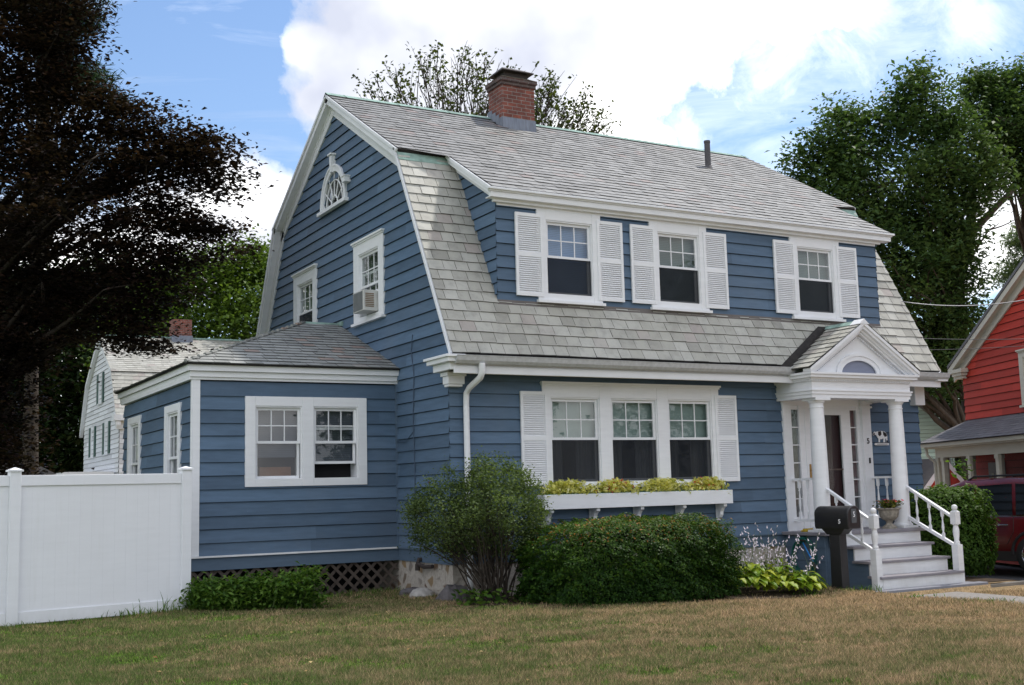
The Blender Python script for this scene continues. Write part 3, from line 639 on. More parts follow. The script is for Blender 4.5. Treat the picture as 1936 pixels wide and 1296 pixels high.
def lowhole(u, v):
    y = ye+Vl[1]*v; z = ze+Vl[2]*v
    if X1+.16 < u < X2-.16 and y > .12: return True
    return abs(u-8.28) < (4.50-z)/.674 and z < 4.5
part('roof_slates', 'slate', H, lambda m_: slates(m_, (0, ye, ze+.006), (1, 0, 0), Vl, [(XL, 0), (XR, 0), (XR, LL), (XL, LL)], .212, .275, .022, 23, .012, holes=lowhole))
part('roof_slates', 'slate', H, lambda m_: slates(m_, (0, D-ye, ze+.006), (1, 0, 0), (0, -Vl[1], Vl[2]), [(XL, 0), (XR, 0), (XR, LL), (XL, LL)], .212, .275, .018, 24))
# copper: ridge caps, break flashing
def copper(m_, x0, x1):
    if True:
        for sgn in (-1, 1):
            m_.face([(x0, yr, zr+.045), (x1, yr, zr+.045), (x1, yr+sgn*.15, zr-.05), (x0, yr+sgn*.15, zr-.05)])
    for x in np.arange(x0+.4, x1-.1, 1.2):
        if True:
            for sgn in (-1, 1): m_.face([(x, yr, zr+.052), (x+.03, yr, zr+.052), (x+.03, yr+sgn*.155, zr-.045), (x, yr+sgn*.155, zr-.045)])
for x0, x1 in ((XL-.005, dx0+.12), (X2+.1, XR+.005)):
    def bf(m_, x0=x0, x1=x1):
        y0 = yb-.07; m_.hexa([(x0, y0-.10, zL(y0-.10)+.035), (x1, y0-.10, zL(y0-.1)+.035), (x1, y0, zL(y0)+.035), (x0, y0, zL(y0)+.035), (x0, y0-.10, zL(y0-.1)+.048), (x1, y0-.10, zL(y0-.1)+.048), (x1, y0, zL(y0)+.048), (x0, y0, zL(y0)+.048)])
    part('break_flashing', 'copper', H, bf)
for x0, x1 in ((XL-.02, 3.62), (4.5, XR+.02)): part('ridge_flashing', 'copper', H, lambda m_: copper(m_, x0, x1))
# step flashing where slates meet dormer front
part('apron_flashing', simple('brownish_flashing', (.13, .115, .11), .7), H, lambda m_: m_.hexa([(X1-.02, -.03, zL(-.05)+.04), (X2+.02, -.03, zL(-.05)+.04), (X2+.02, -.005, 4.75), (X1-.02, -.005, 4.75), (X1-.02, -.03, zL(-.05)+.055), (X2+.02, -.03, zL(-.05)+.055), (X2+.02, -.015, 4.77), (X1-.02, -.015, 4.77)]))
# --- rakes
def rake(m_, x_out, sg, path, dep=.17, th=.035, soff=OH, frz=.20):
    # path list of (y,z) along the roof top; board hangs below, soffit goes in to the wall, frieze on the wall
    for (a, b_) in zip(path[:-1], path[1:]):
        d = np.array([b_[0]-a[0], b_[1]-a[1]]); d /= np.linalg.norm(d); n = np.array([-d[1], d[0]]); n = n if (n[1] > 0) else -n
        if abs(n[1]) < 1e-6: continue
        def P(q, k): return (q[0]-n[0]*k, q[1]-n[1]*k)
        for (k0, k1, e0, e1) in ((.004, .06, -.03, .03), (.06, dep, 0, .03), (dep-.025, dep, .03, soff), (dep, dep+frz, soff-.045, soff+.01), (dep, dep+.05, soff-.06, soff-.045)):
            A0, A1, B0, B1 = P(a, k0), P(a, k1), P(b_, k0), P(b_, k1)
            xa, xb = x_out-sg*e0, x_out-sg*e1
            m_.hexa([(xa, *A1), (xa, *B1), (xb, *B1), (xb, *A1), (xa, *A0), (xa, *B0), (xb, *B0), (xb, *A0)])
part('rake_apex', 'white', H, lambda m_: m_.prism([(yr-.16, zr-.20), (yr+.16, zr-.20), (yr+.10, zr-.42), (yr-.10, zr-.42)], G0, .0, .048))
full = [(yb-.10, zU(yb-.10)), (yr, zr), (D-yb+.08, zU(D-yb+.08))]
part('rake_trim', 'white', H, lambda m_: rake(m_, XL, -1, full))
part('rake_trim', 'white', H, lambda m_: rake(m_, XR, 1, full))
for x_, s_ in ((XL, -1), (XR, 1)):
    part('rake_trim', 'white', H, lambda m_: rake(m_, x_, s_, [(ye, ze), (yb, zb-.01)], .05, .03, OH, .05))
    part('rake_trim', 'white', H, lambda m_: rake(m_, x_, s_, [(D-yb, zb-.01), (D-ye, ze)], .16, .035, OH, .20))
dr = [(yd+.0, zd), (yb-.12, zU(yb-.12))]
part('rake_trim', 'white', H, lambda m_: rake(m_, dx0, -1, dr, .13, .03, X1-dx0, .10))
part('rake_trim', 'white', H, lambda m_: rake(m_, dx1, 1, dr, .13, .03, dx1-X2, .10))
# --- dormer cornice
def dcorn(m_):
    x0, x1 = dx0-.06, dx1+.04
    m_.box(x0, x1, yd-.02, yd+.06, zd-.075, zd-.004); m_.box(x0-.03, x1+.03, yd-.06, yd+.03, zd-.05, zd-.010)
    m_.box(x0+.03, x1-.03, yd+.0, yd+.07, zd-.17, zd-.076); m_.box(x0+.03, x1-.03, yd+.07, ydw, zd-.17, zd-.15)
    m_.box(X1-.005, X2+.005, -.028, ydw, 6.40, 6.505)
    m_.box(X1-.1, X2+.1, -.09, -.028, 6.44, 6.505)
part('dormer_cornice', 'white', H, dcorn, bevel=.006)
# --- main eave: cornice, soffit, frieze, gutters
def eave(m_):
    y0 = -.49
    m_.box(-.16, 11.0, y0, y0+.04, 3.50, 3.71); m_.box(-.16, 11.0, y0+.04, 0, 3.50, 3.53); m_.box(-.16, 11.0, y0-.03, y0, 3.44, 3.56)
    m_.box(0, W, -.05, -.036, 3.485, 3.499)
part('eave_cornice', 'white', H, eave, bevel=.006)
part('capital_block', 'white', H, lambda m_: (m_.box(-.10, .20, -.18, .03, 3.30, 3.499), m_.box(-.13, .22, -.21, .06, 3.43, 3.499), m_.box(-.08, .17, -.16, .02, 3.26, 3.299)), bevel=.008)
part('cornice_return', 'white', H, lambda m_: (m_.box(W+.005, W+.30, -.60, .22, 3.56, 3.71), m_.box(W-.2, W+.08, -.16, .02, 3.10, 3.57)), bevel=.008)
def ret(m_):
    m_.box(-.30, -.005, -.60, .22, 3.62, 3.71); m_.box(-.34, -.005, -.64, .26, 3.69, 3.735); m_.box(-.22, -.006, -.50, .14, 3.50, 3.619)
part('cornice_return', 'white', H, ret, bevel=.008)
def gut(m_, x0, x1):
    prof = [(-.53, 3.72), (-.53, 3.60), (-.56, 3.585), (-.60, 3.595), (-.64, 3.64), (-.66, 3.70), (-.672, 3.72), (-.655, 3.725), (-.64, 3.70), (-.62, 3.65), (-.59, 3.62), (-.55, 3.61), (-.545, 3.72)]
    m_.prism([(y, z) for y, z in prof], lambda u, z, n: (n, u, z), x0, x1)
part('gutter', 'gutter', H, lambda m_: gut(m_, -.17, 6.93))
part('gutter', 'gutter', H, lambda m_: gut(m_, 9.62, 11.14))
def dspout(m_):
    m_.tube([(.30, -.60, 3.60), (.30, -.60, 3.46), (.29, -.56, 3.38), (.27, -.20, 3.24), (.265, -.10, 3.16), (.265, -.085, 3.0), (.265, -.085, 1.5), (.27, -.085, .0)], [.055, .055, .052, .05, .05, .05, .05, .05], 10)
part('downspout', 'white', H, dspout, autosm=True)
part('downspout', 'gutter', H, lambda m_: m_.tube([(9.72, -.60, 3.60), (9.72, -.60, 3.46), (9.70, -.55, 3.36), (9.66, -.38, 3.27), (9.64, -.28, 3.22)], .045, 10), autosm=True)
# --- chimney
cx0, cx1, cy0, cy1 = 3.64, 4.46, 4.50, 5.12
ch = part('chimney', 'brick', H, lambda m_: (m_.box(cx0, cx1, cy0, cy1, 9.3, 10.42),))
part('chimney_cap', 'brickdark', ch, lambda m_: (m_.box(cx0-.03, cx1+.03, cy0-.03, cy1+.03, 10.42, 10.50), m_.box(cx0-.055, cx1+.055, cy0-.055, cy1+.055, 10.501, 10.585)))
part('mortar_crown', simple('mossy_mortar', (.10, .09, .06), .95, 0, .2, .5, 12), ch, lambda m_: (m_.hexa([(cx0-.06, cy0-.06, 10.586), (cx1+.06, cy0-.06, 10.586), (cx1+.06, cy1+.06, 10.586), (cx0-.06, cy1+.06, 10.586), (cx0+.06, cy0+.06, 10.65), (cx1-.06, cy0+.06, 10.65), (cx1-.06, cy1-.06, 10.65), (cx0+.06, cy1-.06, 10.65)]),))
def mcap(m_):
    a, b_, c, d = cx0+.12, cx1-.10, cy0+.1, cy1-.08
    m_.box(a, b_, c, d, 10.60, 10.80); 
    z0, z1 = 10.78, 10.93
    B = [(a-.1, c-.12, z0), (b_+.1, c-.12, z0), (b_+.1, d+.12, z0), (a-.1, d+.12, z0)]; m_.hexa(B+[(a+.06, (c+d)/2-.04, z1), (b_-.06, (c+d)/2-.04, z1), (b_-.06, (c+d)/2+.04, z1), (a+.06, (c+d)/2+.04, z1)])
    m_.hexa([(x, y, z-.02) for x, y, z in B]+B)
part('spark_guard', 'iron', ch, mcap)
def flash(m_):
    e = .012
    m_.hexa([(cx0-e, cy0-e-.03, 9.36), (cx1+e, cy0-e-.03, 9.36), (cx1+e, cy0+.1, 9.40), (cx0-e, cy0+.1, 9.40), (cx0-e, cy0-e, 9.68), (cx1+e, cy0-e, 9.68), (cx1+e, cy0+.1, 9.68), (cx0-e, cy0+.1, 9.68)])
    for i, y in enumerate(np.arange(cy0-.02, cy1, .16)):
        for xx in (cx0-e-.004, cx1+.002): m_.box(xx, xx+.014, y, min(y+.15, cy1), zU(min(y, yr))-.1, zU(min(max(y+.08, 0), yr))+.20)
    m_.box(cx0-.02, cx1+.02, cy1-.01, cy1+.03, 9.6, 9.95)
part('chimney_flashing', 'lead', H, flash)
part('vent_pipe', simple('vent_pipe_grey', (.075, .07, .075), .6), H, lambda m_: (m_.tube([(8.4, 3.4, 8.7), (8.4, 3.4, 9.42)], .068, 14), m_.tube([(8.4, 3.4, 9.38), (8.4, 3.4, 9.43)], .075, 14), m_.tube([(8.4, 3.4, 8.74), (8.4, 3.4, 8.84)], [.12, .075], 14)), autosm=True)
# --- dormer windows + shutters
for i, (a, b_) in enumerate(dwin):
    c = (a+b_)/2
    window(H, FD, (a, b_, 4.81, 6.40), [(c-.48, c+.48)], (4.93, 6.23), 5.59, blind='blindsky' if i == 0 else 'blind', head=False, shade_to=[4.93])
    shutter(H, FD, c-1.10, c-.555, 4.86, 6.31); shutter(H, FD, c+.57, c+1.12, 4.86, 6.31)
# triple window
opens = [(1.90, 2.90), (3.14, 4.14), (4.38, 5.38)]
window(H, F0, trip, opens, (1.68, 3.13), 2.42, head=True, blind='shade', curtain=True, shade_to=[2.40, 2.40, 2.40])
shutter(H, F0, 1.305, 1.83, 1.63, 3.22); shutter(H, F0, 5.45, 5.96, 1.63, 3.22)
# gable windows
window(H, G0, (g1, g2, gb, gt-.04), [(g1+.24, g2-.24)], (4.93, 6.17), 5.52, blind='blinddark', shade_to=[4.93], muntin_low=True, screen=False, rail2=[5.18])
window(H, G0, (D-g2, D-g1, gb, gt-.04), [(D-g2+.24, D-g1-.24)], (4.93, 6.17), 5.52, blind='blind', shade_to=[4.93])
# fan window in the gable
def archpts(cy_, z0, r, k=18): return [(cy_+r[0]*math.cos(math.pi*i/k), z0+r[1]*math.sin(math.pi*i/k)) for i in range(k+1)]
def fan(m_):
    cy_, z0 = yr, 7.46
    A, B = archpts(cy_, z0, (.72, .86)), archpts(cy_, z0, (.59, .72))
    for i in range(len(A)-1): m_.prism([A[i], A[i+1], B[i+1], B[i]], G0, -.02, .055)
    A2, B2 = archpts(cy_, z0, (.73, .87)), archpts(cy_, z0, (.69, .83))
    for i in range(len(A)-1): m_.prism([A2[i], A2[i+1], B2[i+1], B2[i]], G0, .056, .075)
    m_.fbox(G0, cy_-.80, cy_+.80, z0-.07, z0-.001, -.02, .12)
fw = part('fan_window', 'white', H, fan)
part('keystone', 'white', fw, lambda m_: (m_.prism([(yr-.035, 8.16), (yr+.035, 8.16), (yr+.065, 8.52), (yr-.065, 8.52)], G0, .0, .11), m_.fbox(G0, yr-.10, yr+.10, 8.521, 8.555, .0, .14)))
part('impost_block', 'white', fw, lambda m_: (m_.fbox(G0, yr-.88, yr-.72, 7.76, 7.87, .0, .14), m_.fbox(G0, yr-.90, yr-.70, 7.871, 7.89, .0, .16)))
def fanm(m_):
    for k in range(1, 6):
        a_ = math.pi*k/6; m_.tube([G0(yr+.16*math.cos(a_), 7.46+.18*math.sin(a_), .02), G0(yr+.60*math.cos(a_), 7.46+.73*math.sin(a_), .02)], .013, 5)
    for r in ((.19, .22), (.46, .55)):
        P = archpts(yr, 7.46, r, 14); m_.tube([G0(u, z, .02) for u, z in P], .014, 5)
    m_.fbox(G0, yr-.52, yr+.52, 7.461, 7.50, -.01, .035)
part('sash', 'white', fw, fanm)
part('pane', 'glass', fw, lambda m_: m_.prism(archpts(yr, 7.46, (.61, .74)), G0, .004, .008))
part('room_lining', simple('dusky_room', (.05, .055, .07), .8), fw, lambda m_: m_.prism(archpts(yr, 7.44, (.63, .76)), G0, -.012, -.008))
# wall cable
part('wall_cable', 'bluecable', H, lambda m_: (m_.tube([(-.03, 1.34, 4.3), (-.034, 1.40, 4.0), (-.034, 1.30, 3.6), (-.034, 1.36, 2.8), (-.034, 1.32, 2.0), (-.034, 1.34, .75)], .009, 5), m_.tube([(-.034, 1.34, 2.62), (-.034, 1.7, 2.45), (-.034, 2.1, 2.48)], .006, 5)))
part('spigot', 'iron', H, lambda m_: (m_.tube([(0.05, 1.15, .45), (-.06, 1.15, .45), (-.10, 1.12, .38), (-.10, .85, .34), (-.09, .55, .36)], .035, 8), m_.tube([(-.10, 1.12, .38), (-.10, 1.12, .27)], .045, 8)), autosm=True)
# --- sunroom
SX, SY, SB = -3.618, 2.1167, 7.77
FS, LS = FRONT(SY), LEFT(SX)
swin = (-2.768, -.602, 1.73, 3.24)
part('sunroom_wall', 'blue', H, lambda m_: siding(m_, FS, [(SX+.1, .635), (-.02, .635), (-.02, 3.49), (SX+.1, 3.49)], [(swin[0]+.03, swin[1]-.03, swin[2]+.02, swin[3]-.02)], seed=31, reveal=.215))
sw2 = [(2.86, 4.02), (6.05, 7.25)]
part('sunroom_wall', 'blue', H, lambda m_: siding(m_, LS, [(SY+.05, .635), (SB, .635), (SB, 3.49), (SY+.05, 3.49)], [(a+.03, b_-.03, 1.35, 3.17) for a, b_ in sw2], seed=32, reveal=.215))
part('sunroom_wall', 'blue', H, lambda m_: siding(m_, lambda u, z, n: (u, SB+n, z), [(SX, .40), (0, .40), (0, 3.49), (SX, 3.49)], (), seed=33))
part('corner_board', 'white', H, lambda m_: (m_.box(SX-.02, SX+.10, SY-.035, SY+.02, .636, 3.50), m_.box(SX-.035, SX-.0201, SY-.035, SY+.06, .636, 3.50)), bevel=.004)
part('corner_strip', 'bluetrim', H, lambda m_: m_.box(-.045, .0, SY-.05, SY+.0, .636, 3.50))
part('skirt_board', 'bluetrim', H, lambda m_: (m_.box(SX-.012, -.012, SY-.012, SY+.03, .40, .605), m_.box(SX-.012, SX+.03, SY+.03, SB, .40, .605)))
part('water_table', 'whiteworn', H, lambda m_: (m_.box(SX-.06, -.05, SY-.06, SY+.02, .606, .634), m_.box(SX-.06, SX+.02, SY+.02, SB, .606, .634)))
part('wall_core', 'foilb', H, lambda m_: m_.box(SX+.5, -.02, SY+.5, SB-.1, .45, 3.4))
window(H, FS, swin, [(-2.60, -1.78), (-1.58, -.76)], (1.86, 3.08), 2.47, blind='blindgrey', screen=False, sillw=0, head=False, shade_to=[2.22, 2.12], rail2=[0, 2.10], casn=.05)
part('wooden_cabinet', 'wood_in', H, lambda m_: (m_.box(-2.45, -1.9, SY+.2, SY+.26, 1.84, 2.06),))
for a, b_ in sw2: window(H, LS, (a, b_, 1.33, 3.19), [(a+.16, b_-.16)], (1.45, 3.06), 2.27, blind=None, curtain=False, screen=False, head=False, sillw=.03)
def sfas(m_):
    x0, y0, y1 = -3.742, 1.99, 7.9
    for e, za, zb_ in ((.0, 3.64, 3.74), (.045, 3.545, 3.639)):
        m_.box(x0+e, .0, y0+e, y0+e+.03, za, zb_); m_.box(x0+e, x0+e+.03, y0+e+.03, y1-e, za, zb_); m_.box(x0+e+.03, .0, y1-e-.03, y1-e, za, zb_)
    m_.box(x0+.045, 0, y0+.075, SY+.02, 3.50, 3.544); m_.box(x0+.045, SX+.02, SY+.02, SB, 3.50, 3.544)
part('sunroom_fascia', 'white', H, sfas)
RX, RZ, RY = -.72, 4.95, 4.94
E0, E1, E2 = (-3.80, 1.94, 3.75), (0, 1.94, 3.75), (0, RY, RZ); R0 = (RX, RY, RZ); E3 = (-3.80, 7.94, 3.75); E4 = (0, 7.94, 3.75)
part('sunroom_roof_deck', 'tar', H, lambda m_: (m_.face([E0, E1, E2, R0]), m_.face([E0, R0, E3]), m_.face([E3, R0, E2, E4]), m_.face([(p[0], p[1], 3.742) for p in (E0, E1, E4, E3)]), m_.face([E0, E1, (0, 1.94, 3.742), (-3.8, 1.94, 3.742)])))
def sroof(m_):
    def pl(O, Uv, Vv, pts, seed):
        O = np.array(O, float); Uv = np.array(Uv, float); Vv = np.array(Vv, float); Vv /= np.linalg.norm(Vv)
        poly = [(float((np.array(p)-O)@Uv), float((np.array(p)-O)@Vv)) for p in pts]
        slates(m_, O+np.array([0, 0, .012]), Uv, Vv, poly, .19, .27, .018, seed)
    pl(E0, (1, 0, 0), (0, RY-1.94, RZ-3.75), [E0, E1, E2, R0], 41)
    pl(E0, (0, 1, 0), (RX+3.8, 0, RZ-3.75), [E0, E3, R0], 42)
    pl(E3, (1, 0, 0), (0, RY-7.94, RZ-3.75), [E3, E4, E2, R0], 43)
part('sunroom_roof', 'slate_dk', H, sroof)
part('sunroom_ridge', 'copper', H, lambda m_: (m_.tube([(RX-.05, RY, RZ+.0), (-.0, RY, RZ+.0)], .045, 8), m_.box(-.05, -.01, RY-.25, RY+.1, RZ-.04, RZ+.05)))
def hips(m_):
    for e in (E0, E3):
        a, b_ = np.array(e)+[0, 0, .02], np.array(R0)+[0, 0, .03]; n = 22
        for i in range(n):
            p, q_ = a+(b_-a)*i/n, a+(b_-a)*(i+1.08)/n; m_.tube([p+[0, 0, .02], q_+[0, 0, .0]], [.035, .02], 5, t=rng.random())
part('hip_slates', 'slate_dk', H, hips)
# lattice
def lat(m_):
    def strip(fr, u0, u1, z0, z1):
        w = .05; s = .215
        for sg in (1, -1):
            k = u0-(z1-z0)-s
            while k < u1+(z1-z0):
                # segment from (k,z0) to (k+h,z1)
                h = z1-z0; a = (k, z0) if sg > 0 else (k+h, z0); b_ = (k+h, z1) if sg > 0 else (k, z1)
                (ua, za), (ub, zb_) = a, b_
                def clip(uc):
                    t = (uc-ua)/(ub-ua); return (uc, za+(zb_-za)*t)
                lo, hi = min(ua, ub), max(ua, ub)
                if hi > u0+.02 and lo < u1-.02:
                    A = a if u0 <= ua <= u1 else clip(u0 if ua < u0 else u1); B = b_ if u0 <= ub <= u1 else clip(u0 if ub < u0 else u1)
                    n0 = .0 if sg > 0 else .010
                    m_.hexa([fr(A[0]-w/1.4, A[1], n0), fr(A[0]+w/1.4, A[1], n0), fr(A[0]+w/1.4, A[1], n0+.009), fr(A[0]-w/1.4, A[1], n0+.009), fr(B[0]-w/1.4, B[1], n0), fr(B[0]+w/1.4, B[1], n0), fr(B[0]+w/1.4, B[1], n0+.009), fr(B[0]-w/1.4, B[1], n0+.009)], rng.random())
                k += s
    strip(FRONT(SY+.05), SX, -.02, -.25, .41); strip(LEFT(SX+.05), SY+.06, SB, -.25, .41)
    m_.box(SX+.3, SX+.35, SY+.02, SY+.04, -.25, .41); m_.box(-1.9, -1.85, SY+.02, SY+.04, -.25, .41)
part('lattice_panel', 'lattice', H, lat)
part('crawl_space', 'dark', H, lambda m_: (m_.box(SX+.15, .01, SY+.9, SY+.95, -.4, .5), m_.box(SX+.10, -.05, SY+.1, SB, .41, .45)))

# --- portico
PC = 8.285
PX0, PX1, PY = 7.0, 9.57, -.98
def porch_floor(m_):
    m_.box(6.93, 9.60, -1.17, -.0, .60, .66)
part('porch_floor', 'grey_step', H, porch_floor, bevel=.008)
def pbase(m_):
    m_.box(7.02, 7.06, -1.05, -.02, -.4, .60); m_.box(7.06, 9.50, -1.06, -1.02, -.4, .60); m_.box(9.47, 9.51, -1.02, -.02, -.4, .60)
    for z in (.38, .14): m_.box(7.005, 7.02, -1.07, -.02, z, z+.02)
part('porch_base', 'bluetrim', H, pbase)
col_prof = [(.175, .66), (.175, .70), (.19, .705), (.19, .735), (.165, .745), (.165, .76), (.15, .77), (.152, 1.3), (.147, 1.9), (.138, 2.5), (.128, 2.93), (.128, 2.945), (.14, 2.95), (.14, 2.965), (.128, 2.97), (.128, 3.03), (.15, 3.05), (.165, 3.075), (.165, 3.085)]
for cx_ in (7.26, 9.33):
    c = part('column', 'white', H, lambda m_: m_.lathe(cx_, -.80, col_prof, 28), autosm=True)
    part('capital', 'white', c, lambda m_: m_.box(cx_-.185, cx_+.185, -.985, -.615, 3.086, 3.13))
    part('plinth', 'whiteworn', c, lambda m_: m_.box(cx_-.20, cx_+.20, -1.0, -.6, .661, .70))
def entab(m_):
    for (e, za, zb_) in ((0, 3.131, 3.20), (.018, 3.20, 3.26), (.036, 3.26, 3.285), (.0, 3.285, 3.47)):
        x0, x1, y0 = PX0+.0-e, PX1+e, PY-e
        m_.box(x0, x1, y0, y0+.34, za, zb_); m_.box(x0, x0+.34, y0+.34, -.0, za, zb_); m_.box(x1-.34, x1, y0+.34, -.0, za, zb_)
    m_.box(PX0+.3, PX1-.3, PY+.3, -.0, 3.21, 3.24)
part('entablature', 'white', H, entab)
def pcorn(m_):
    for e, za, zb_ in ((.045, 3.470, 3.505), (.11, 3.505, 3.56), (.14, 3.56, 3.60)):
        m_.box(PX0-e, PX1+e, PY-e, PY+.1, za, zb_); m_.box(PX0-e, PX0+.1, PY+.1, -.0, za, zb_); m_.box(PX1-.1, PX1+e, PY+.1, -.0, za, zb_)
    x = PX0-.03      # dentils
    while x < PX1: m_.box(x, x+.022, PY-.042, PY-.001, 3.44, 3.469); x += .045
    y = PY
    while y < -.03: m_.box(PX0-.042, PX0-.001, y, y+.022, 3.44, 3.469); y += .045
part('portico_cornice', 'white', H, pcorn)
AP = 4.50; HW = (PX1-PX0)/2+.14; pz0 = 3.60; ps = (AP-pz0)/HW
FP = FRONT(PY)
def tymp(m_):
    # tympanum with half round opening
    r = (.47, .27); z0 = pz0+.002; inner = HW-.12; A = archpts(PC, z0, r, 16)
    top = lambda u: min(z0+ps*(inner-abs(u-PC)), AP)
    P = [(PC+inner, z0)]+A+[(PC-inner, z0), (PC, z0+ps*inner)]
    L_ = [p for p in A]
    for i in range(len(L_)-1):
        (ua, za), (ub, zb_) = L_[i], L_[i+1]
        m_.face([FP(ua, za, -.07), FP(ub, zb_, -.07), FP(ub, top(ub), -.07), FP(ua, top(ua), -.07)])
    m_.face([FP(PC+inner, z0, -.07), FP(PC+r[0], z0, -.07), FP(PC+r[0], top(PC+r[0]), -.07)]); m_.face([FP(PC-inner, z0, -.07), FP(PC-r[0], z0, -.07), FP(PC-r[0], top(PC-r[0]), -.07)])
    B, C_ = archpts(PC, z0, (.56, .355), 16), archpts(PC, z0, (.46, .26), 16)
    for i in range(16): m_.prism([B[i], B[i+1], C_[i+1], C_[i]], FP, -.07, -.04)
    B, C_ = archpts(PC, z0, (.60, .395), 16), archpts(PC, z0, (.55, .345), 16)
    for i in range(16): m_.prism([B[i], B[i+1], C_[i+1], C_[i]], FP, -.07, -.02)
part('pediment', 'white', H, tymp)
part('pediment_lunette', paint('lavender_grey_paint', (.22, .24, .32), .5, .08), H, lambda m_: m_.prism(archpts(PC, pz0, (.49, .29), 16), FP, -.10, -.085))
def prake(m_):
    L = math.hypot(HW, AP-pz0); n = (-(AP-pz0)/L, HW/L)
    for sg in (-1, 1):
        a = (PC+sg*HW, pz0); b_ = (PC, AP+.02)
        for (k0, k1, n0, n1) in ((-.01, .045, -.06, .15), (.045, .095, -.06, .12), (.095, .135, -.06, .06), (.135, .17, -.06, .02)):
            q_ = lambda p, k: (p[0]-sg*(AP-pz0)/L*k, p[1]-HW/L*k)
            A0, A1, B0, B1 = (a[0]-sg*k0*1.0, a[1]+ps*k0), None, None, None
            pts = [(PC+sg*(HW+.0), pz0+.06-k0*1.18), (PC, AP+.08-k0*1.18), (PC, AP+.08-k1*1.18), (PC+sg*(HW+.0), pz0+.06-k1*1.18)]
            # clip at cornice top
            cl = []
            for (u, z) in pts:
                if z < pz0: u = PC+sg*(HW-(pz0-z)/ps); z = pz0
                cl.append((u, z))
            m_.prism(cl, FP, n0, n1)
        # dentils along the rake
        for i in range(1, 26):
            t = i/26; u = PC+sg*(HW-.26)*(1-t); z = AP-.16-(AP-pz0)*(abs(u-PC)/HW)
            m_.fbox(FP, u-.011, u+.011, z-.03, z, -.06, -.02)
part('pediment_rake', 'white', H, prake)
def proof(sg):
    def f(m_):
        O = np.array([PC+sg*(HW+.03), -1.13, pz0+.065]); V = np.array([-sg*HW, 0, AP-pz0]); Lv = np.linalg.norm(V)*1.02; V /= np.linalg.norm(V)
        yend = lambda z: ye+(z-ze)/sL
        vs = [0, Lv]
        zz = lambda v: O[2]+V[2]*v
        poly = [(0, 0), (max(.1, yend(zz(0))+1.13+.03), 0), (yend(zz(Lv))+1.13+.03, Lv), (0, Lv)]
        poly[1] = (1.13-.50, 0)
        slates(m_, O+[0, 0, .012], (0, 1, 0), V, poly, .185, .26, .018, 60+sg)
    return f
part('portico_roof', 'slate', H, proof(-1)); part('portico_roof', 'slate', H, proof(1))
part('portico_roof_deck', 'tar', H, lambda m_: [m_.face([(PC+s*(HW+.02), -1.12, pz0+.065), (PC, -1.12, AP+.085), (PC, .1, AP+.085), (PC+s*(HW+.02), -.30, pz0+.065)]) for s in (-1, 1)])
def valley(m_):
    for s in (-1, 1):
        a = np.array([PC+s*(HW+.0), -.53, 3.70]); b_ = np.array([PC+s*.02, -.10, 4.60])
        w1 = np.array([s*.26, .0, .0]); nn = np.array([0, -.045, .02])
        m_.face([a+nn, b_+nn, b_+w1*.8+nn, a+w1+nn]); m_.face([a+nn, b_+nn, b_+nn+[-s*.05, -.05, .02], a+nn+[-s*.07, -.07, .0]])
part('valley_flashing', 'tar', H, valley)
part('portico_ridge_flashing', 'copper', H, lambda m_: [m_.face([(PC, -1.0, AP+.135), (PC, .0, AP+.135), (PC+s*.12, .0, AP+.05), (PC+s*.12, -1.0, AP+.05)]) for s in (-1, 1)])
part('ridge_end_cap', 'white', H, lambda m_: m_.prism([(PC-.13, AP+.045), (PC+.13, AP+.045), (PC, AP+.15)], FP, -.10, .16))
# --- door surround on the wall
def surround(m_):
    m_.fbox(F0, 7.10, 7.30, .66, 3.20, -.05, .06); m_.fbox(F0, 7.30, 7.335, .66, 3.05, -.05, .03)
    m_.fbox(F0, 9.15, 9.38, .66, 3.20, -.05, .10); m_.fbox(F0, 9.12, 9.41, 3.02, 3.06, -.02, .13); m_.fbox(F0, 9.12, 9.41, 3.10, 3.16, -.02, .14); m_.fbox(F0, 9.06, 9.15, .66, 3.05, -.05, .03)
    m_.fbox(F0, 7.30, 9.15, 3.05, 3.40, -.05, .04); m_.fbox(F0, 7.52, 7.66, .66, 3.05, -.05, .035); m_.fbox(F0, 8.76, 8.88, .66, 3.05, -.05, .035)
    for a, b_ in ((7.335, 7.52), (8.88, 9.06)):
        m_.fbox(F0, a, b_, .66, .92, -.05, .015); m_.fbox(F0, a, b_, 2.98, 3.05, -.05, .015)
        for i in range(1, 6): z = .92+i*(2.98-.92)/6; m_.fbox(F0, a, b_, z-.011, z+.011, -.02, .008)
    m_.fbox(F0, 7.0, 7.1, 3.2, 3.5, -.02, .02); m_.fbox(F0, 9.38, 9.5, 3.2, 3.5, -.02, .02)
part('door_surround', 'white', H, surround, bevel=.004)
for a, b_ in ((7.335, 7.52), (8.88, 9.06)):
    sl = part('sidelight', 'glass', H, lambda m_: m_.face([F0(a, .92, -.005), F0(b_, .92, -.005), F0(b_, 2.98, -.005), F0(a, 2.98, -.005)]))
    def cu(m_):
        n = 16
        for k in range(n):
            u0_, u1_ = a-.03+(b_-a+.13)*k/n, a-.03+(b_-a+.13)*(k+1)/n; m_.face([F0(u0_, .92, -.06+.015*math.sin(k*1.9)), F0(u1_, .92, -.06+.015*math.sin((k+1)*1.9)), F0(u1_, 2.98, -.06+.015*math.sin((k+1)*1.9)), F0(u0_, 2.98, -.06+.015*math.sin(k*1.9))])
    part('lace_curtain', simple('lace_cloth', (.20, .20, .215), .9, 0, .1, .3, 9), sl, cu)
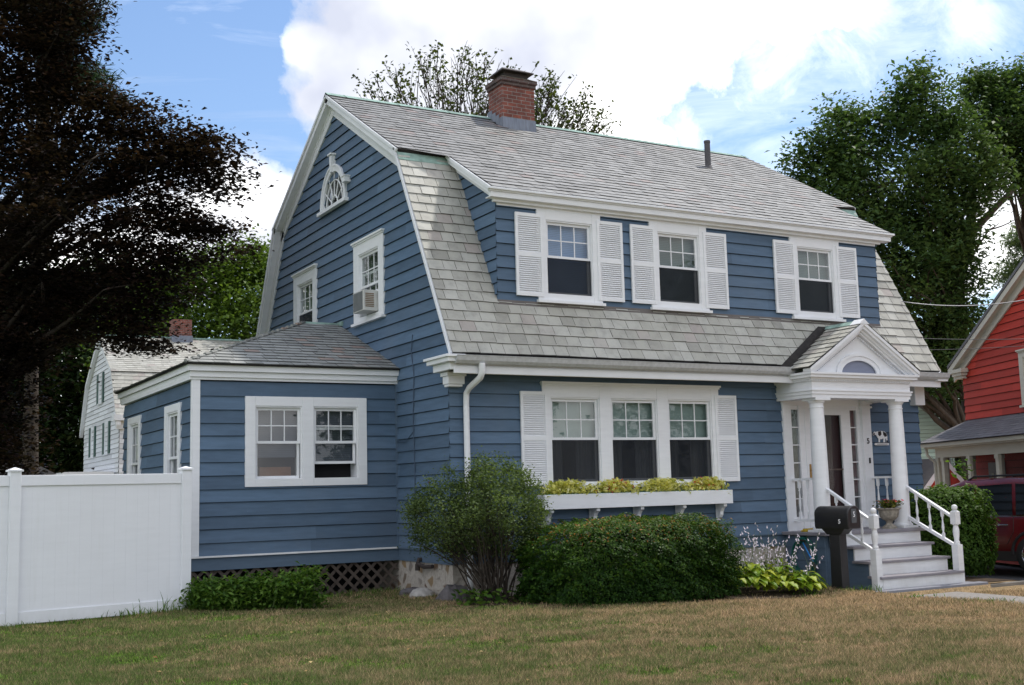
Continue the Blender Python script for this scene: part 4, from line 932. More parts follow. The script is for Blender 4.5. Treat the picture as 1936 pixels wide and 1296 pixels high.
def door(m_):
    m_.fbox(F0, 7.66, 7.82, .70, 2.99, .0, .045); m_.fbox(F0, 8.62, 8.76, .70, 2.99, .0, .045); m_.fbox(F0, 7.82, 8.62, 2.88, 2.99, .0, .044); m_.fbox(F0, 7.82, 8.62, .70, .92, .0, .044); m_.fbox(F0, 7.66, 8.76, 2.99, 3.05, -.02, .03)
dr_ = part('storm_door', 'white', H, door)
part('door_panel', simple('maroon_door', (.035, .008, .010), .4), dr_, lambda m_: m_.fbox(F0, 7.80, 8.64, .88, 2.90, -.08, -.05))
part('pane', 'glassdim', dr_, lambda m_: m_.face([F0(7.82, .92, .02), F0(8.62, .92, .02), F0(8.62, 2.88, .02), F0(7.82, 2.88, .02)]))
part('mid_rail', simple('bronze_rail', (.10, .07, .06), .5), dr_, lambda m_: m_.fbox(F0, 7.82, 8.62, 1.80, 1.825, .015, .035))
part('door_handle', 'brass', dr_, lambda m_: (m_.fbox(F0, 7.715, 7.755, 1.66, 1.92, .046, .06), m_.tube([F0(7.735, 1.80, .06), F0(7.735, 1.80, .11), F0(7.80, 1.80, .12), F0(7.83, 1.79, .11)], .012, 6)))
part('vestibule_lining', 'foilb', H, lambda m_: m_.face([F0(7.0, .5, -.13), F0(9.6, .5, -.13), F0(9.6, 3.35, -.13), F0(7.0, 3.35, -.13)]))
part('threshold', 'grey_step', H, lambda m_: m_.fbox(F0, 7.5, 8.9, .661, .699, -.02, .12))
part('door_mat', 'brass', H, lambda m_: m_.box(7.55, 7.72, -.16, -.06, .70, .80)) if False else None
# numerals
def text_mesh(name, s, size, mat, fr, parent, depth=.008):
    cu = bpy.data.curves.new(name, 'FONT'); cu.body = s; cu.size = size; cu.align_x = 'CENTER'; cu.align_y = 'CENTER'; cu.extrude = depth/2; cu.offset = size*.012
    tmp = bpy.data.objects.new(name+'_c', cu); COL.objects.link(tmp); dg = bpy.context.evaluated_depsgraph_get(); dg.update()
    me = bpy.data.meshes.new_from_object(tmp.evaluated_get(dg)); bpy.data.objects.remove(tmp); bpy.data.curves.remove(cu)
    off = rootloc(parent)
    for v in me.vertices: v.co = Vector([float(c) for c in (np.array(fr(v.co.x, v.co.y, v.co.z))-off)])
    me.name = name; me.materials.clear(); me.materials.append(M[mat]); o = bpy.data.objects.new(name, me); COL.objects.link(o); o.parent = parent; return o
text_mesh('house_number', '5', .155, 'black', lambda a, b_, c: (9.265+a, -.108-c, 2.36+b_), H)
part('doorbell', 'black', H, lambda m_: (m_.fbox(F0, 9.262, 9.298, 1.92, 2.03, .10, .115), m_.sphere((9.28, -.12, 1.975), .012, 8, 6)))
# --- steps
ST = [(.66, -1.17), (.405, -1.52), (.155, -1.87), (-.095, -2.16)]
SX0, SX1 = 7.30, 9.30
def risers(m_):
    ys_ = [-1.13, -1.48, -1.83, -2.12]; zt = [.60, .36, .11, -.14]; zbm = [.405, .155, -.095, -.32]
    for i in range(4):
        m_.box(SX0+(.02 if i else -.2), SX1+(.0 if i else .12), ys_[i], ys_[i]+.03, zbm[i], zt[i])
part('step_riser', 'whiteworn', H, risers)
def treads(m_):
    for (z, y), yb_ in zip(ST[1:], (-1.12, -1.47, -1.82)):
        m_.box(SX0-.05, SX1+.05, y, yb_, z-.045, z)
part('step_tread', 'grey_step', H, treads, bevel=.006)
for x in (SX0+.03, SX1-.07): part('step_stringer', 'bluetrim', H, lambda m_: m_.prism([(-1.1, .36), (-1.46, .36), (-1.46, .11), (-1.81, .11), (-1.81, -.14), (-2.1, -.14), (-2.1, -.4), (-1.1, -.4)], lambda u, z, n: (n, u, z), x, x+.04))
# railings
def baluster(m_, x, y, z0, z1, s=.022):
    h = z1-z0; q_ = .18*h
    m_.box(x-s, x+s, y-s, y+s, z0, z0+q_); m_.box(x-s, x+s, y-s, y+s, z1-q_*1.1, z1)
    P = [(0.017, 0), (.024, .03), (.014, .06), (.016, .1), (.026, .35), (.024, .45), (.013, .75), (.012, .86), (.022, .9), (.013, .93), (.022, .97), (.017, 1)]
    a, b_ = z0+q_, z1-q_*1.1; m_.lathe(x, y, [(r, a+(b_-a)*t) for r, t in P], 10)
def newel(x, y, zb0):
    def f(m_):
        m_.box(x-.068, x+.068, y-.068, y+.068, zb0, .37)
        m_.lathe(x, y, [(.06, .37), (.06, .385), (.045, .39), (.056, .41), (.048, .43), (.04, .45), (.056, .55), (.058, .62), (.045, .70), (.04, .72), (.055, .725), (.055, .74)], 16)
        m_.box(x-.062, x+.062, y-.062, y+.062, .741, .96)
        m_.hexa([(x-.062, y-.062, .961), (x+.062, y-.062, .961), (x+.062, y+.062, .961), (x-.062, y+.062, .961), (x-.03, y-.03, .995), (x+.03, y-.03, .995), (x+.03, y+.03, .995), (x-.03, y+.03, .995)])
        m_.sphere((x, y, 1.045), .055, 16, 10); m_.lathe(x, y, [(.03, .99), (.022, 1.005), (.03, 1.01)], 12)
    return f
for x, nm in ((7.26, 0), (9.34, 1)):
    yn = -2.04
    part('newel_post', 'whiteworn', H, newel(x, yn, -.33), autosm=True)
    ya, za, zb_ = -.93, 1.47, .90
    def slope(y, zA, zB): t = (ya-y)/(ya-(yn+.06)); return zA+(zB-zA)*t
    def hr(m_):
        for (w, dz0, dz1) in ((.034, -.03, .0), (.026, -.055, -.03)):
            m_.hexa([(x-w, ya, za+dz0), (x+w, ya, za+dz0), (x+w, yn+.06, zb_+dz0), (x-w, yn+.06, zb_+dz0), (x-w, ya, za+dz1), (x+w, ya, za+dz1), (x+w, yn+.06, zb_+dz1), (x-w, yn+.06, zb_+dz1)])
    part('handrail', 'white', H, hr)
    def brl(m_):
        m_.hexa([(x-.028, ya, .83), (x+.028, ya, .83), (x+.028, yn+.06, .33), (x-.028, yn+.06, .33), (x-.028, ya, .895), (x+.028, ya, .895), (x+.028, yn+.06, .39), (x-.028, yn+.06, .39)])
    part('bottom_rail', 'white', H, brl)
    for t in (.22, .5, .78):
        y = ya+(yn+.06-ya)*t; part('baluster', 'white', H, lambda m_: baluster(m_, x, y, slope(y, .87, .37), slope(y, za-.05, zb_-.05)), autosm=True)
    # landing rails
    part('landing_rail', 'white', H, lambda m_: (m_.box(x-.035, x+.035, -.66, -.05, 1.615, 1.655),))
    part('landing_bottom_rail', 'white', H, lambda m_: (m_.box(x-.028, x+.028, -.66, -.05, .84, .885),))
    for y in (-.45, -.22): part('baluster', 'white', H, lambda m_: baluster(m_, x, y, .885, 1.614), autosm=True)

# ------------------------------------------------------------------ attached / resting things
# air conditioner
AC = thing('air_conditioner', 'white boxy air conditioner sticking out of the nearer upstairs gable window', 'air conditioner', (-.2, 3.32, 4.93))
part('case', simple('aged_white_enamel', (.58, .58, .56), .5), AC, lambda m_: (m_.fbox(G0, 2.90, 3.42, 4.95, 5.34, -.1, .31),), bevel=.01)
part('rear_grille', simple('grey_grille', (.20, .21, .22), .6), AC, lambda m_: [m_.fbox(G0, 2.93, 3.39, 4.98+i*.026, 4.992+i*.026, .311, .318) for i in range(13)]+[m_.fbox(G0, 2.93, 3.39, 4.97, 5.32, .3101, .3115)])
part('side_vent', simple('rusty_vent', (.22, .15, .10), .8), AC, lambda m_: [m_.box(-.27, -.10, 2.892, 2.899, 5.02+i*.034, 5.038+i*.034) for i in range(8)])
part('top_panel', 'white', AC, lambda m_: m_.fbox(G0, 2.84, 3.80, 5.322, 5.36, -.02, .03))
# flower box
FB = thing('flower_box', 'long white flower box on brackets under the triple front window', 'flower box', (3.57, -.16, .95))
part('trough', 'white', FB, lambda m_: (m_.box(1.57, 5.57, -.30, -.275, 1.23, 1.475), m_.box(1.57, 5.57, -.06, -.04, 1.23, 1.475), m_.box(1.57, 1.60, -.275, -.06, 1.23, 1.475), m_.box(5.54, 5.57, -.275, -.06, 1.23, 1.475), m_.box(1.60, 5.54, -.275, -.06, 1.23, 1.26)), bevel=.005)
part('liner', 'hose', FB, lambda m_: m_.box(1.62, 5.52, -.27, -.07, 1.30, 1.485))
def bracket(x):
    def f(m_):
        P = [(.03, 1.228), (.26, 1.228), (.26, 1.18), (.20, 1.15), (.155, 1.09), (.145, 1.03), (.11, .98), (.07, .97), (.03, .95)]
        m_.prism(P, lambda u, z, n: (x+n, -u, z), -.035, .035); m_.box(x-.045, x+.045, -.05, -.028, .93, 1.228)
    return f
for x in (1.74, 2.66, 3.58, 4.50, 5.42): part('bracket', 'white', FB, bracket(x))
# mailbox
MX = thing('mailbox', 'black plastic mailbox on a thick black post left of the porch steps', 'mailbox', (6.62, -1.75, -.30))
ax = np.array([math.sin(math.radians(166)), math.cos(math.radians(166))]); pe = np.array([-ax[1], ax[0]])
mc = np.array([6.62, -1.80])
def mfr(a, h, s): p = mc+ax*a+pe*s; return (p[0], p[1], h)
part('post', 'black', MX, lambda m_: (m_.hexa([mfr(a*k, z, s*k) for z, k in ((-.34, 1), (.74, .92)) for a, s in ((-.115, -.115), (.115, -.115), (.115, .115), (-.115, .115))]), m_.hexa([mfr(a, z, s) for z, a1, s1 in ((.66, .14, .13), (.80, .26, .17)) for a, s in ((-a1, -s1), (a1, -s1), (a1, s1), (-a1, s1))])), bevel=.015)
def mbody(m_):
    prof = [(-.185, .76), (.185, .76), (.20, .80), (.20, 1.02)]+[(.20*math.cos(math.pi*k/12), 1.02+.13*math.sin(math.pi*k/12)) for k in range(1, 12)]+[(-.20, 1.02), (-.20, .80)]
    n = len(prof); st = [(-.33, .93), (-.31, 1.0), (.28, 1.0), (.30, 1.03), (.33, 1.03), (.345, .95)]
    base = len(m_.v)
    for a, k in st:
        for s, z in prof: m_.v.append(tuple(map(float, mfr(a, .93+(z-.93)*k, s*k))))
    for i in range(len(st)-1):
        for j in range(n): j2 = (j+1) % n; m_.f.append((base+i*n+j, base+i*n+j2, base+(i+1)*n+j2, base+(i+1)*n+j)); m_.t.append(.5)
    m_.f.append(tuple(base+j for j in range(n))); m_.t.append(.5); m_.f.append(tuple(base+(len(st)-1)*n+j for j in range(n))); m_.t.append(.5)
part('box_body', 'black', MX, mbody, autosm=True)
part('door_plate', simple('grey_plate', (.09, .10, .11), .5), MX, lambda m_: m_.hexa([mfr(.346, z, s) for z in (.90, 1.10) for s in (-.08, .08, .08, -.08)][:4]+[mfr(.352, z, s) for z, s in ((.9, -.08), (.9, .08))]*2) if False else m_.prism([(-.10, .86), (.06, .86), (.06, 1.10), (-.10, 1.10)], lambda u, z, n: mfr(.346+n, z, u), 0, .006))
text_mesh('number', '5', .13, 'white', lambda a, b_, c: mfr(.354+c, 1.00+b_, -.02+a), MX, .004)
text_mesh('number', '5', .10, 'white', lambda a, b_, c: mfr(.17+a, .885+b_, -.203-c), MX, .004)
part('flag', 'black', MX, lambda m_: m_.hexa([mfr(a, z, s) for z in (.92, .96) for a, s in ((-.1, .203), (.15, .203), (.15, .212), (-.1, .212))]))
# urn
UR = thing('urn', 'weathered stone urn on the porch floor beside the right column', 'urn', (8.92, -.62, .66))
ux, uy = 8.86, -.90
part('bowl', 'urn', UR, lambda m_: m_.lathe(ux, uy, [(.06, .80), (.12, .83), (.165, .88), (.185, .95), (.19, 1.0), (.21, 1.02), (.235, 1.03), (.235, 1.05), (.20, 1.05), (.18, 1.02), (.05, 1.0)], 24), autosm=True)
part('foot', 'urn', UR, lambda m_: m_.lathe(ux, uy, [(.14, .661), (.14, .69), (.11, .71), (.07, .74), (.055, .77), (.075, .80), (.06, .81)], 24), autosm=True)
# cow plaque
CP = thing('cow_plaque', 'small cut-out cow plaque, black and white, on the blue wall right of the door', 'plaque', (9.69, -.03, 2.28))
cow = [(9.50, 2.53), (9.53, 2.56), (9.56, 2.54), (9.60, 2.56), (9.72, 2.57), (9.80, 2.56), (9.86, 2.52), (9.875, 2.44), (9.87, 2.34), (9.84, 2.34), (9.845, 2.42), (9.81, 2.41), (9.80, 2.34), (9.76, 2.34), (9.77, 2.42), (9.70, 2.40), (9.665, 2.41), (9.66, 2.34), (9.625, 2.34), (9.63, 2.41), (9.60, 2.44), (9.57, 2.49), (9.53, 2.49), (9.49, 2.475), (9.475, 2.50)]
part('cow_body', 'white', CP, lambda m_: m_.prism(cow, F0, .03, .045))
part('cow_patches', 'black', CP, lambda m_: (m_.prism([(9.62, 2.555), (9.70, 2.565), (9.71, 2.50), (9.66, 2.46), (9.62, 2.49)], F0, .0451, .05), m_.prism([(9.76, 2.56), (9.85, 2.52), (9.86, 2.46), (9.80, 2.45), (9.76, 2.50)], F0, .0451, .05), m_.prism([(9.475, 2.50), (9.51, 2.53), (9.53, 2.51), (9.50, 2.475)], F0, .0451, .05), m_.prism([(9.84, 2.34), (9.87, 2.34), (9.872, 2.38), (9.84, 2.38)], F0, .0451, .05)))
part('plaque_base', 'white', CP, lambda m_: m_.prism([(9.50, 2.30), (9.53, 2.325), (9.90, 2.325), (9.90, 2.28), (9.53, 2.28)], F0, .03, .05))
part('lettering', 'black', CP, lambda m_: [m_.fbox(F0, 9.56+i*.022, 9.573+i*.022, 2.293, 2.312, .0501, .052) for i in range(14)])
# hose
HS = thing('garden_hose', 'coiled green garden hose hanging on the side of the porch base', 'hose', (6.95, -.55, .0))
def coil(m_):
    pts = []
    for i in range(240):
        a_ = i*2*math.pi/30; r = .29+.025*math.sin(i*.13)+.012*math.sin(i*.7); pts.append((6.95+.045*math.sin(i*.05)+.0002*i, -.55+r*math.cos(a_)*.95, .16+.02*math.sin(i*.09)+r*1.28*math.sin(a_)))
    pts += [(6.85, -.75, -.18), (6.7, -.9, -.22), (6.5, -.85, -.2)]
    m_.tube(pts, .011, 6)
part('coil', 'hose', HS, coil, smooth=True)
part('hanger', 'iron', HS, lambda m_: m_.box(6.93, 7.02, -.66, -.44, .50, .53))
HW_ = thing('watering_wand', 'bright blue watering wand leaning at the porch base', 'watering wand', (6.9, -.85, .05))
part('tube', 'wand', HW_, lambda m_: m_.tube([(6.90, -.62, .47), (6.90, -.74, .30), (6.90, -.87, .12)], .013, 8), smooth=True)
part('spray_head', 'black', HW_, lambda m_: m_.tube([(6.90, -.86, .13), (6.90, -.90, .06), (6.90, -.93, .02)], [.016, .035, .045], 10))
tb = MB(); tb.box(7.02, 7.26, -.58, -.50, .661, .72); tb.box(7.05, 7.10, -.50, -.42, .661, .69)
tag(tb.build('garden_tool', M['yellow'], None, bevel=.01), 'small yellow plastic tool on the left edge of the porch floor', 'tool')
# stones at the foundation
for (x, y, s, mt, lb) in ((-.22, 1.10, (.22, .13, .10), 'stone_b', 'flat grey stone against the rubble foundation'), (-.24, .66, (.22, .17, .12), 'stone_a', 'pale tilted stone left of the big dark rock'), (-.12, -.28, (.30, .24, .22), 'stone_b', 'large dark rock at the corner behind the leggy bush')):
    mb = MB(); mb.sphere((x, y, -.10), 1, 11, 8, s, jit=.10, seed=int(100*y)); tag(mb.build('fieldstone', M[mt], None), lb, 'stone')

# ------------------------------------------------------------------ vinyl fence
FN = thing('vinyl_fence', 'tall white vinyl privacy fence left of the sunroom', 'fence', (-6.4, .8, -.15))
fa, fb = np.array([-3.99, 1.08]), np.array([-8.95, .26]); fd = (fb-fa)/np.linalg.norm(fb-fa); fn_ = np.array([-fd[1], fd[0]])
if fn_[1] > 0: fn_ = -fn_
FF = lambda u, z, n: (fa[0]+fd[0]*u+fn_[0]*n, fa[1]+fd[1]*u+fn_[1]*n, z)
span = 2.50
for i in range(4):
    u = i*span
    pst = part('post', 'vinyl', FN, lambda m_: m_.fbox(FF, u-.075, u+.075, -.25, 2.0, -.075, .075), bevel=.006)
    part('post_cap', 'vinyl', pst, lambda m_: (m_.fbox(FF, u-.095, u+.095, 2.001, 2.025, -.095, .095), m_.hexa([FF(u+a, 2.026, b_) for a, b_ in ((-.09, -.09), (.09, -.09), (.09, .09), (-.09, .09))]+[FF(u+a, 2.06, b_) for a, b_ in ((-.01, -.01), (.01, -.01), (.01, .01), (-.01, .01))])))
    if i < 3:
        a, b_ = u+.075, u+span-.075
        part('rail', 'vinyl', FN, lambda m_: (m_.fbox(FF, a, b_, 1.80, 1.95, -.035, .035),), bevel=.006)
        part('rail', 'vinyl', FN, lambda m_: (m_.fbox(FF, a, b_, -.10, .07, -.035, .035),), bevel=.006)
        def bd(m_):
            n = 14; w = (b_-a)/n
            for k in range(n): m_.fbox(FF, a+k*w+.0015, a+(k+1)*w-.0015, .071, 1.799, -.012, .012, rng.random()); m_.fbox(FF, a+k*w-.0015, a+k*w+.0015, .071, 1.799, -.0105, .0105)
        part('board_panel', 'vinyl', FN, bd)

# ------------------------------------------------------------------ plants
def leafmesh(name, mat, P, size, parent, up=.35, aspect=.55, outward=None, tint=None, fold=True, droop=None):
    n = len(P); P = np.asarray(P, float)-(rootloc(parent) if parent is not None else 0)
    s = size*nr.uniform(.6, 1.35, n)
    nrm = nr.randn(n, 3); nrm /= np.linalg.norm(nrm, axis=1)[:, None]
    nrm[:, 2] = np.abs(nrm[:, 2]); nrm = nrm*(1-up)+np.array([0, 0, 1.])*up
    if outward is not None: nrm += outward*.8
    nrm /= np.linalg.norm(nrm, axis=1)[:, None]
    t = nr.randn(n, 3) if droop is None else nr.randn(n, 3)*.5+droop
    t -= (t*nrm).sum(1)[:, None]*nrm; t /= np.linalg.norm(t, axis=1)[:, None]; b_ = np.cross(nrm, t)
    L = s[:, None]; w = L*aspect*.5
    V = np.empty((n, 4, 3)); V[:, 0] = P-t*L*.5; V[:, 1] = P+b_*w+nrm*L*.08; V[:, 2] = P+t*L*.5-nrm*L*.10; V[:, 3] = P-b_*w+nrm*L*.08
    me = bpy.data.meshes.new(name); me.vertices.add(n*4); me.vertices.foreach_set('co', V.ravel())
    me.loops.add(n*4); me.loops.foreach_set('vertex_index', np.arange(n*4, dtype=np.int32)); me.polygons.add(n)
    me.polygons.foreach_set('loop_start', np.arange(0, n*4, 4, dtype=np.int32)); me.update(calc_edges=True)
    tt = nr.rand(n) if tint is None else np.clip(tint, 0, 1)
    me.attributes.new('tint', 'FLOAT', 'FACE').data.foreach_set('value', tt.astype(np.float32)); me.materials.append(M[mat])
    o = bpy.data.objects.new(name, me); COL.objects.link(o)
    if parent is not None: o.parent = parent
    return o
def inpoly(u, v, poly):
    r = np.zeros(len(u), bool); n = len(poly)
    for i in range(n):
        (x1, y1), (x2, y2) = poly[i], poly[(i+1) % n]
        c = ((y1 > v) != (y2 > v)) & (u < (x2-x1)*(v-y1)/(y2-y1+1e-9)+x1); r ^= c
    return r
def edged(u, v, poly):
    d = np.full(len(u), 1e9); n = len(poly)
    for i in range(n):
        a, b_ = np.array(poly[i], float), np.array(poly[(i+1) % n], float); ab = b_-a
        t = np.clip(((u-a[0])*ab[0]+(v-a[1])*ab[1])/(ab@ab), 0, 1); d = np.minimum(d, np.hypot(u-a[0]-ab[0]*t, v-a[1]-ab[1]*t))
    return d
def crown(poly, d0, n, thick=1.0, shell=0.0):
    """points filling a crown whose outline has this shape; depth grows with distance from the outline"""
    out = []; xs_ = [p[0] for p in poly]; ys_ = [p[1] for p in poly]
    while sum(len(o) for o in out) < n:
        u = nr.uniform(min(xs_), max(xs_), n*2); v = nr.uniform(min(ys_), max(ys_), n*2); k = inpoly(u, v, poly); u, v = u[k], v[k]
        e = edged(u, v, poly)*d0/FOC; w = np.sqrt(e*(e+1.5))*thick; dd = d0+nr.uniform(-1, 1, len(u))*np.minimum(w, 5)
        out.append(CAM+(FW+RT*((u-968)/FOC)[:, None]-UP*((v-648)/FOC)[:, None])*dd[:, None])
    return np.concatenate(out)[:n]
def branch(m_, a, b_, r0, r1, sag=0., k=4, seg=5):
    a, b_ = np.array(a, float), np.array(b_, float); pts = []; L = np.linalg.norm(b_-a); off = nr.randn(3)*.05*L
    for i in range(k+1):
        t = i/k; p = a+(b_-a)*t+off*math.sin(math.pi*t)+np.array([0, 0, -sag*L*t*(1-t)*4*.25]); pts.append(p)
    m_.tube(pts, [r0+(r1-r0)*i/k for i in range(k+1)], seg, cap=False)
def tree(name, label, cat, base, top, r, clumps, nleaf, spread, size, mat, bark='bark', limbs=40, up=.35, aspect=.6, flat=.7, group=None, twig=.012, lower=.25, visible_trunk=True):
    base, top = np.array(base, float), np.array(top, float)
    T = thing(name, label, cat, tuple(map(float, base)), group)
    m_ = MB(); k = 8; off = nr.randn(3)*.25; off[2] = 0
    tp = [base+(top-base)*i/k+off*math.sin(math.pi*i/k) for i in range(k+1)]
    m_.tube(tp, [r*(1-.8*i/k)*(1.25 if i == 0 else 1) for i in range(k+1)], 10)
    m_.build('trunk', M[bark], T, smooth=True)
    m_ = MB(); C_ = clumps; idx = nr.choice(len(C_), min(limbs, len(C_)), replace=False); hubs = []
    for j in idx:
        c = C_[j]; h = np.clip((c[2]-base[2])/(top[2]-base[2]+1e-6)*.75, lower, .95); i = int(h*k); s0 = tp[min(i, k)]; rr = r*(1-.8*h)*.45
        mid = s0+(c-s0)*.5+np.array([0, 0, .08*np.linalg.norm(c-s0)]); branch(m_, s0, mid, rr, rr*.55); branch(m_, mid, c, rr*.55, twig); hubs += [mid, c, (mid+c)/2]
    hubs = np.array(hubs)
    for c in C_[nr.choice(len(C_), min(len(C_), 260), replace=False)]:
        h = hubs[np.argmin(((hubs-c)**2).sum(1))]
        if np.linalg.norm(h-c) > .1: branch(m_, h, c, twig*1.6, twig*.4, k=3, seg=4)
    m_.build('branches', M[bark], T, smooth=True)
    off = nr.randn(len(C_), nleaf, 3)*spread*np.array([1, 1, flat]); P = (C_[:, None, :]+off).reshape(-1, 3)
    ct = np.repeat(nr.rand(len(C_)), nleaf); hz = off.reshape(-1, 3)[:, 2]/(spread*flat); tint = .48*ct+.36*nr.rand(len(P))+.10*np.clip(hz, -1.5, 1.5)+.06  # upper leaves in each clump tinted lighter, painting light from above
    leafmesh('leaves', mat, P, size, T, up, aspect, tint=tint)
    return T
G = lambda u, d: (lambda p: np.array([p[0], p[1], -.4]))(at(u, 900, d))

# copper beech, left
bp = [(-260, -120), (130, -110), (150, -30), (165, 30), (150, 75), (178, 95), (120, 130), (168, 165), (205, 170), (240, 200), (290, 190), (300, 225), (350, 235), (345, 262), (385, 232), (425, 255), (455, 322), (430, 335), (448, 345), (430, 385), (395, 372), (350, 352), (330, 372), (360, 400), (420, 430), (465, 488), (440, 500), (395, 485), (330, 520), (345, 560), (300, 590), (330, 620), (250, 650), (310, 645), (325, 672), (255, 668), (200, 655), (170, 645), (125, 650), (85, 700), (60, 740), (50, 780), (60, 860), (60, 905), (-260, 930)]
cl = crown(bp, 24, 1900, .8)
bt = G(-70, 24.5)
tree('copper_beech', 'dark copper-leaved beech filling the left side behind the white fence', 'tree', bt, bt+[0.4, 0.3, 13], .42, cl, 72, .33, .115, 'l_beech', bark='barkthin', limbs=90, up=.6, aspect=.62, flat=.17, lower=.15)
# pine behind the beech
pp = [(120, -60), (190, -40), (196, 40), (175, 60), (120, 90), (150, 120), (200, 140), (195, 165), (230, 185), (255, 215), (150, 200), (60, 120), (40, -20)]
cl = crown(pp, 30, 150, .6); bt = G(60, 31)
tree('pine_tree', 'blue-green long-needled pine poking out behind the copper beech', 'tree', bt, bt+[0, 0, 15.5], .25, cl, 110, .20, .26, 'l_pine', limbs=40, up=.4, aspect=.10, flat=.6)
# green trees beyond the white neighbour
tp_ = [(285, 560), (300, 520), (345, 505), (350, 485), (400, 500), (425, 470), (470, 468), (500, 475), (560, 500), (600, 560), (620, 760), (200, 760), (210, 640), (250, 600)]
cl = crown(tp_, 62, 800, 1.0); bt = G(440, 62)
tree('maple_tree', 'bright green maple behind the small brick chimney of the white house', 'tree', bt, bt+[0, 0, 9.5], .35, cl, 62, .60, .25, 'l_green', limbs=40)
tp_ = [(-150, 520), (60, 520), (240, 500), (320, 560), (330, 660), (300, 760), (180, 930), (-200, 930)]
cl = crown(tp_, 76, 1300, 1.0); bt = G(90, 76)
tree('shade_tree', 'deep green tree in the gloom behind the copper beech', 'tree', bt, bt+[0, 0, 12], .4, cl, 46, .85, .42, 'l_dark', limbs=40)
# sparse tree behind the roof, seen round the chimney: ascending bare shoots with few leaves
def sparse_tree():
    base = G(880, 42); T = thing('half_bare_tree', 'half-bare tree with thin upright twigs rising behind the chimney', 'tree', tuple(map(float, base)))
    fork = at(900, 560, 42); m_ = MB(); m_.tube([base, base*.5+fork*.5, fork], [.32, .28, .24], 9); m_.build('trunk', M['bark'], T, smooth=True)
    m_ = MB(); L = []
    tips = [(700, 165), (715, 150), (735, 180), (745, 140), (770, 150), (765, 200), (790, 120), (800, 108), (812, 98), (822, 150), (835, 130), (845, 170), (862, 104), (872, 100), (885, 130), (895, 150), (910, 120), (915, 170), (925, 190), (750, 215), (780, 230), (830, 225), (870, 225), (900, 215),
            (1020, 170), (1030, 150), (1045, 165), (1052, 150), (1020, 200), (1035, 230), (1075, 200), (1090, 195), (1110, 185), (1105, 215), (1130, 210), (1140, 230), (1152, 232), (1120, 240), (1085, 235), (1150, 250), (1060, 240), (960, 130), (985, 160)]
    for (u, v) in tips:
        u += nr.uniform(-6, 6); tip = at(u, v, 42+nr.uniform(-2.5, 2.5))
        hub = at(900+(u-900)*.45, 430+nr.uniform(-30, 30), 42+nr.uniform(-1, 1)); branch(m_, fork, hub, .09, .06, k=3); 
        midp = hub*.4+tip*.6; branch(m_, hub, tip, .05, .010, k=7, seg=5); L += [tip+nr.randn(3)*.15 for _ in range(7)]
        for _ in range(15):
            t = nr.uniform(.25, .95); s = hub+(tip-hub)*t; e = s+(tip-hub)*min(nr.uniform(.12, .34), 1.0-t)+np.array([nr.randn()*.4, nr.randn()*.4, .2]); branch(m_, s, e, .018, .006, k=3, seg=4)
            for q_ in (.5, .75, 1.0):
                if nr.rand() < .62: L += [s+(e-s)*q_+nr.randn(3)*.10 for _ in range(5)]
    m_.build('branches', M['barkthin'], T); leafmesh('leaves', 'l_sparse', np.array(L), .145, T, .3, .7)
sparse_tree()
# big oak behind the right end
op = [(1485, 325), (1495, 295), (1512, 270), (1538, 262), (1546, 236), (1565, 215), (1575, 198), (1600, 215), (1650, 212), (1672, 195), (1668, 170), (1700, 160), (1715, 175), (1730, 128), (1745, 125), (1762, 150), (1758, 175), (1785, 165), (1778, 200), (1800, 215), (1822, 210), (1850, 230), (1880, 300), (1905, 340), (1880, 380), (1840, 395), (1835, 430), (1840, 470), (1850, 510), (1850, 560), (1840, 600), (1830, 640), (1815, 690), (1800, 735), (1740, 715), (1640, 730), (1560, 560), (1500, 420)]
cl = np.concatenate([crown(op, 46, 480, .85), crown(op, 46, 260, .35)]); bt = G(1826, 47)
tree('oak_tree', 'tall dark green oak rising behind the right end of the slate roof', 'tree', bt, bt+[-0.6, 0, 13.5], .42, cl, 84, .40, .22, 'l_oak', limbs=110, up=.4, aspect=.5, flat=.75)
op = [(1828, 145), (1850, 135), (1880, 145), (1905, 140), (1925, 130), (1950, 125), (2080, 150), (2100, 330), (2000, 360), (1945, 370), (1920, 340), (1900, 325), (1875, 310), (1870, 290), (1850, 260), (1838, 220)]
cl = crown(op, 50, 430, .9); bt = G(1990, 51)
tree('oak_tree', 'right-hand green oak partly out of frame above the red house', 'tree', bt, bt+[0, 0, 15], .45, cl, 95, .40, .20, 'l_oak', limbs=50, up=.4, aspect=.5)
# main limb of the oak seen against the sky, and a dead branch
db = MB(); A_ = at(1845, 490, 46.5)
branch(db, at(1780, 640, 46.5), at(1815, 520, 46.5), .30, .24, k=5, seg=8); branch(db, at(1815, 520, 46.5), at(1838, 440, 46.5), .24, .18, k=5, seg=8); branch(db, at(1838, 440, 46.5), at(1915, 360, 47), .16, .10, k=5, seg=7); branch(db, at(1838, 440, 46.5), at(1845, 320, 47), .14, .06, k=5, seg=7)
branch(db, at(1830, 500, 46), at(1870, 435, 46), .05, .035, k=4); branch(db, at(1870, 435, 46), at(1930, 408, 46), .035, .012, k=5); branch(db, at(1872, 434, 46), at(1890, 420, 46), .03, .01, k=3)
oak = [o for o in COL.objects if o.name.startswith('oak_tree') and o.type == 'EMPTY'][0]
db.build('bare_limb', M['bark'], oak, smooth=True)
# pale pine far right
pp = [(1878, 520), (1900, 505), (1915, 440), (1930, 420), (1990, 400), (2050, 560), (1930, 560), (1915, 530), (1890, 545)]
cl = crown(pp, 60, 170, .8); bt = G(1975, 61)
tree('pine_tree', 'pale green pine at the right edge above the red house roof', 'tree', bt, bt+[0, 0, 14], .3, cl, 70, .36, .42, 'l_pinelight', limbs=30, up=.4, aspect=.14)
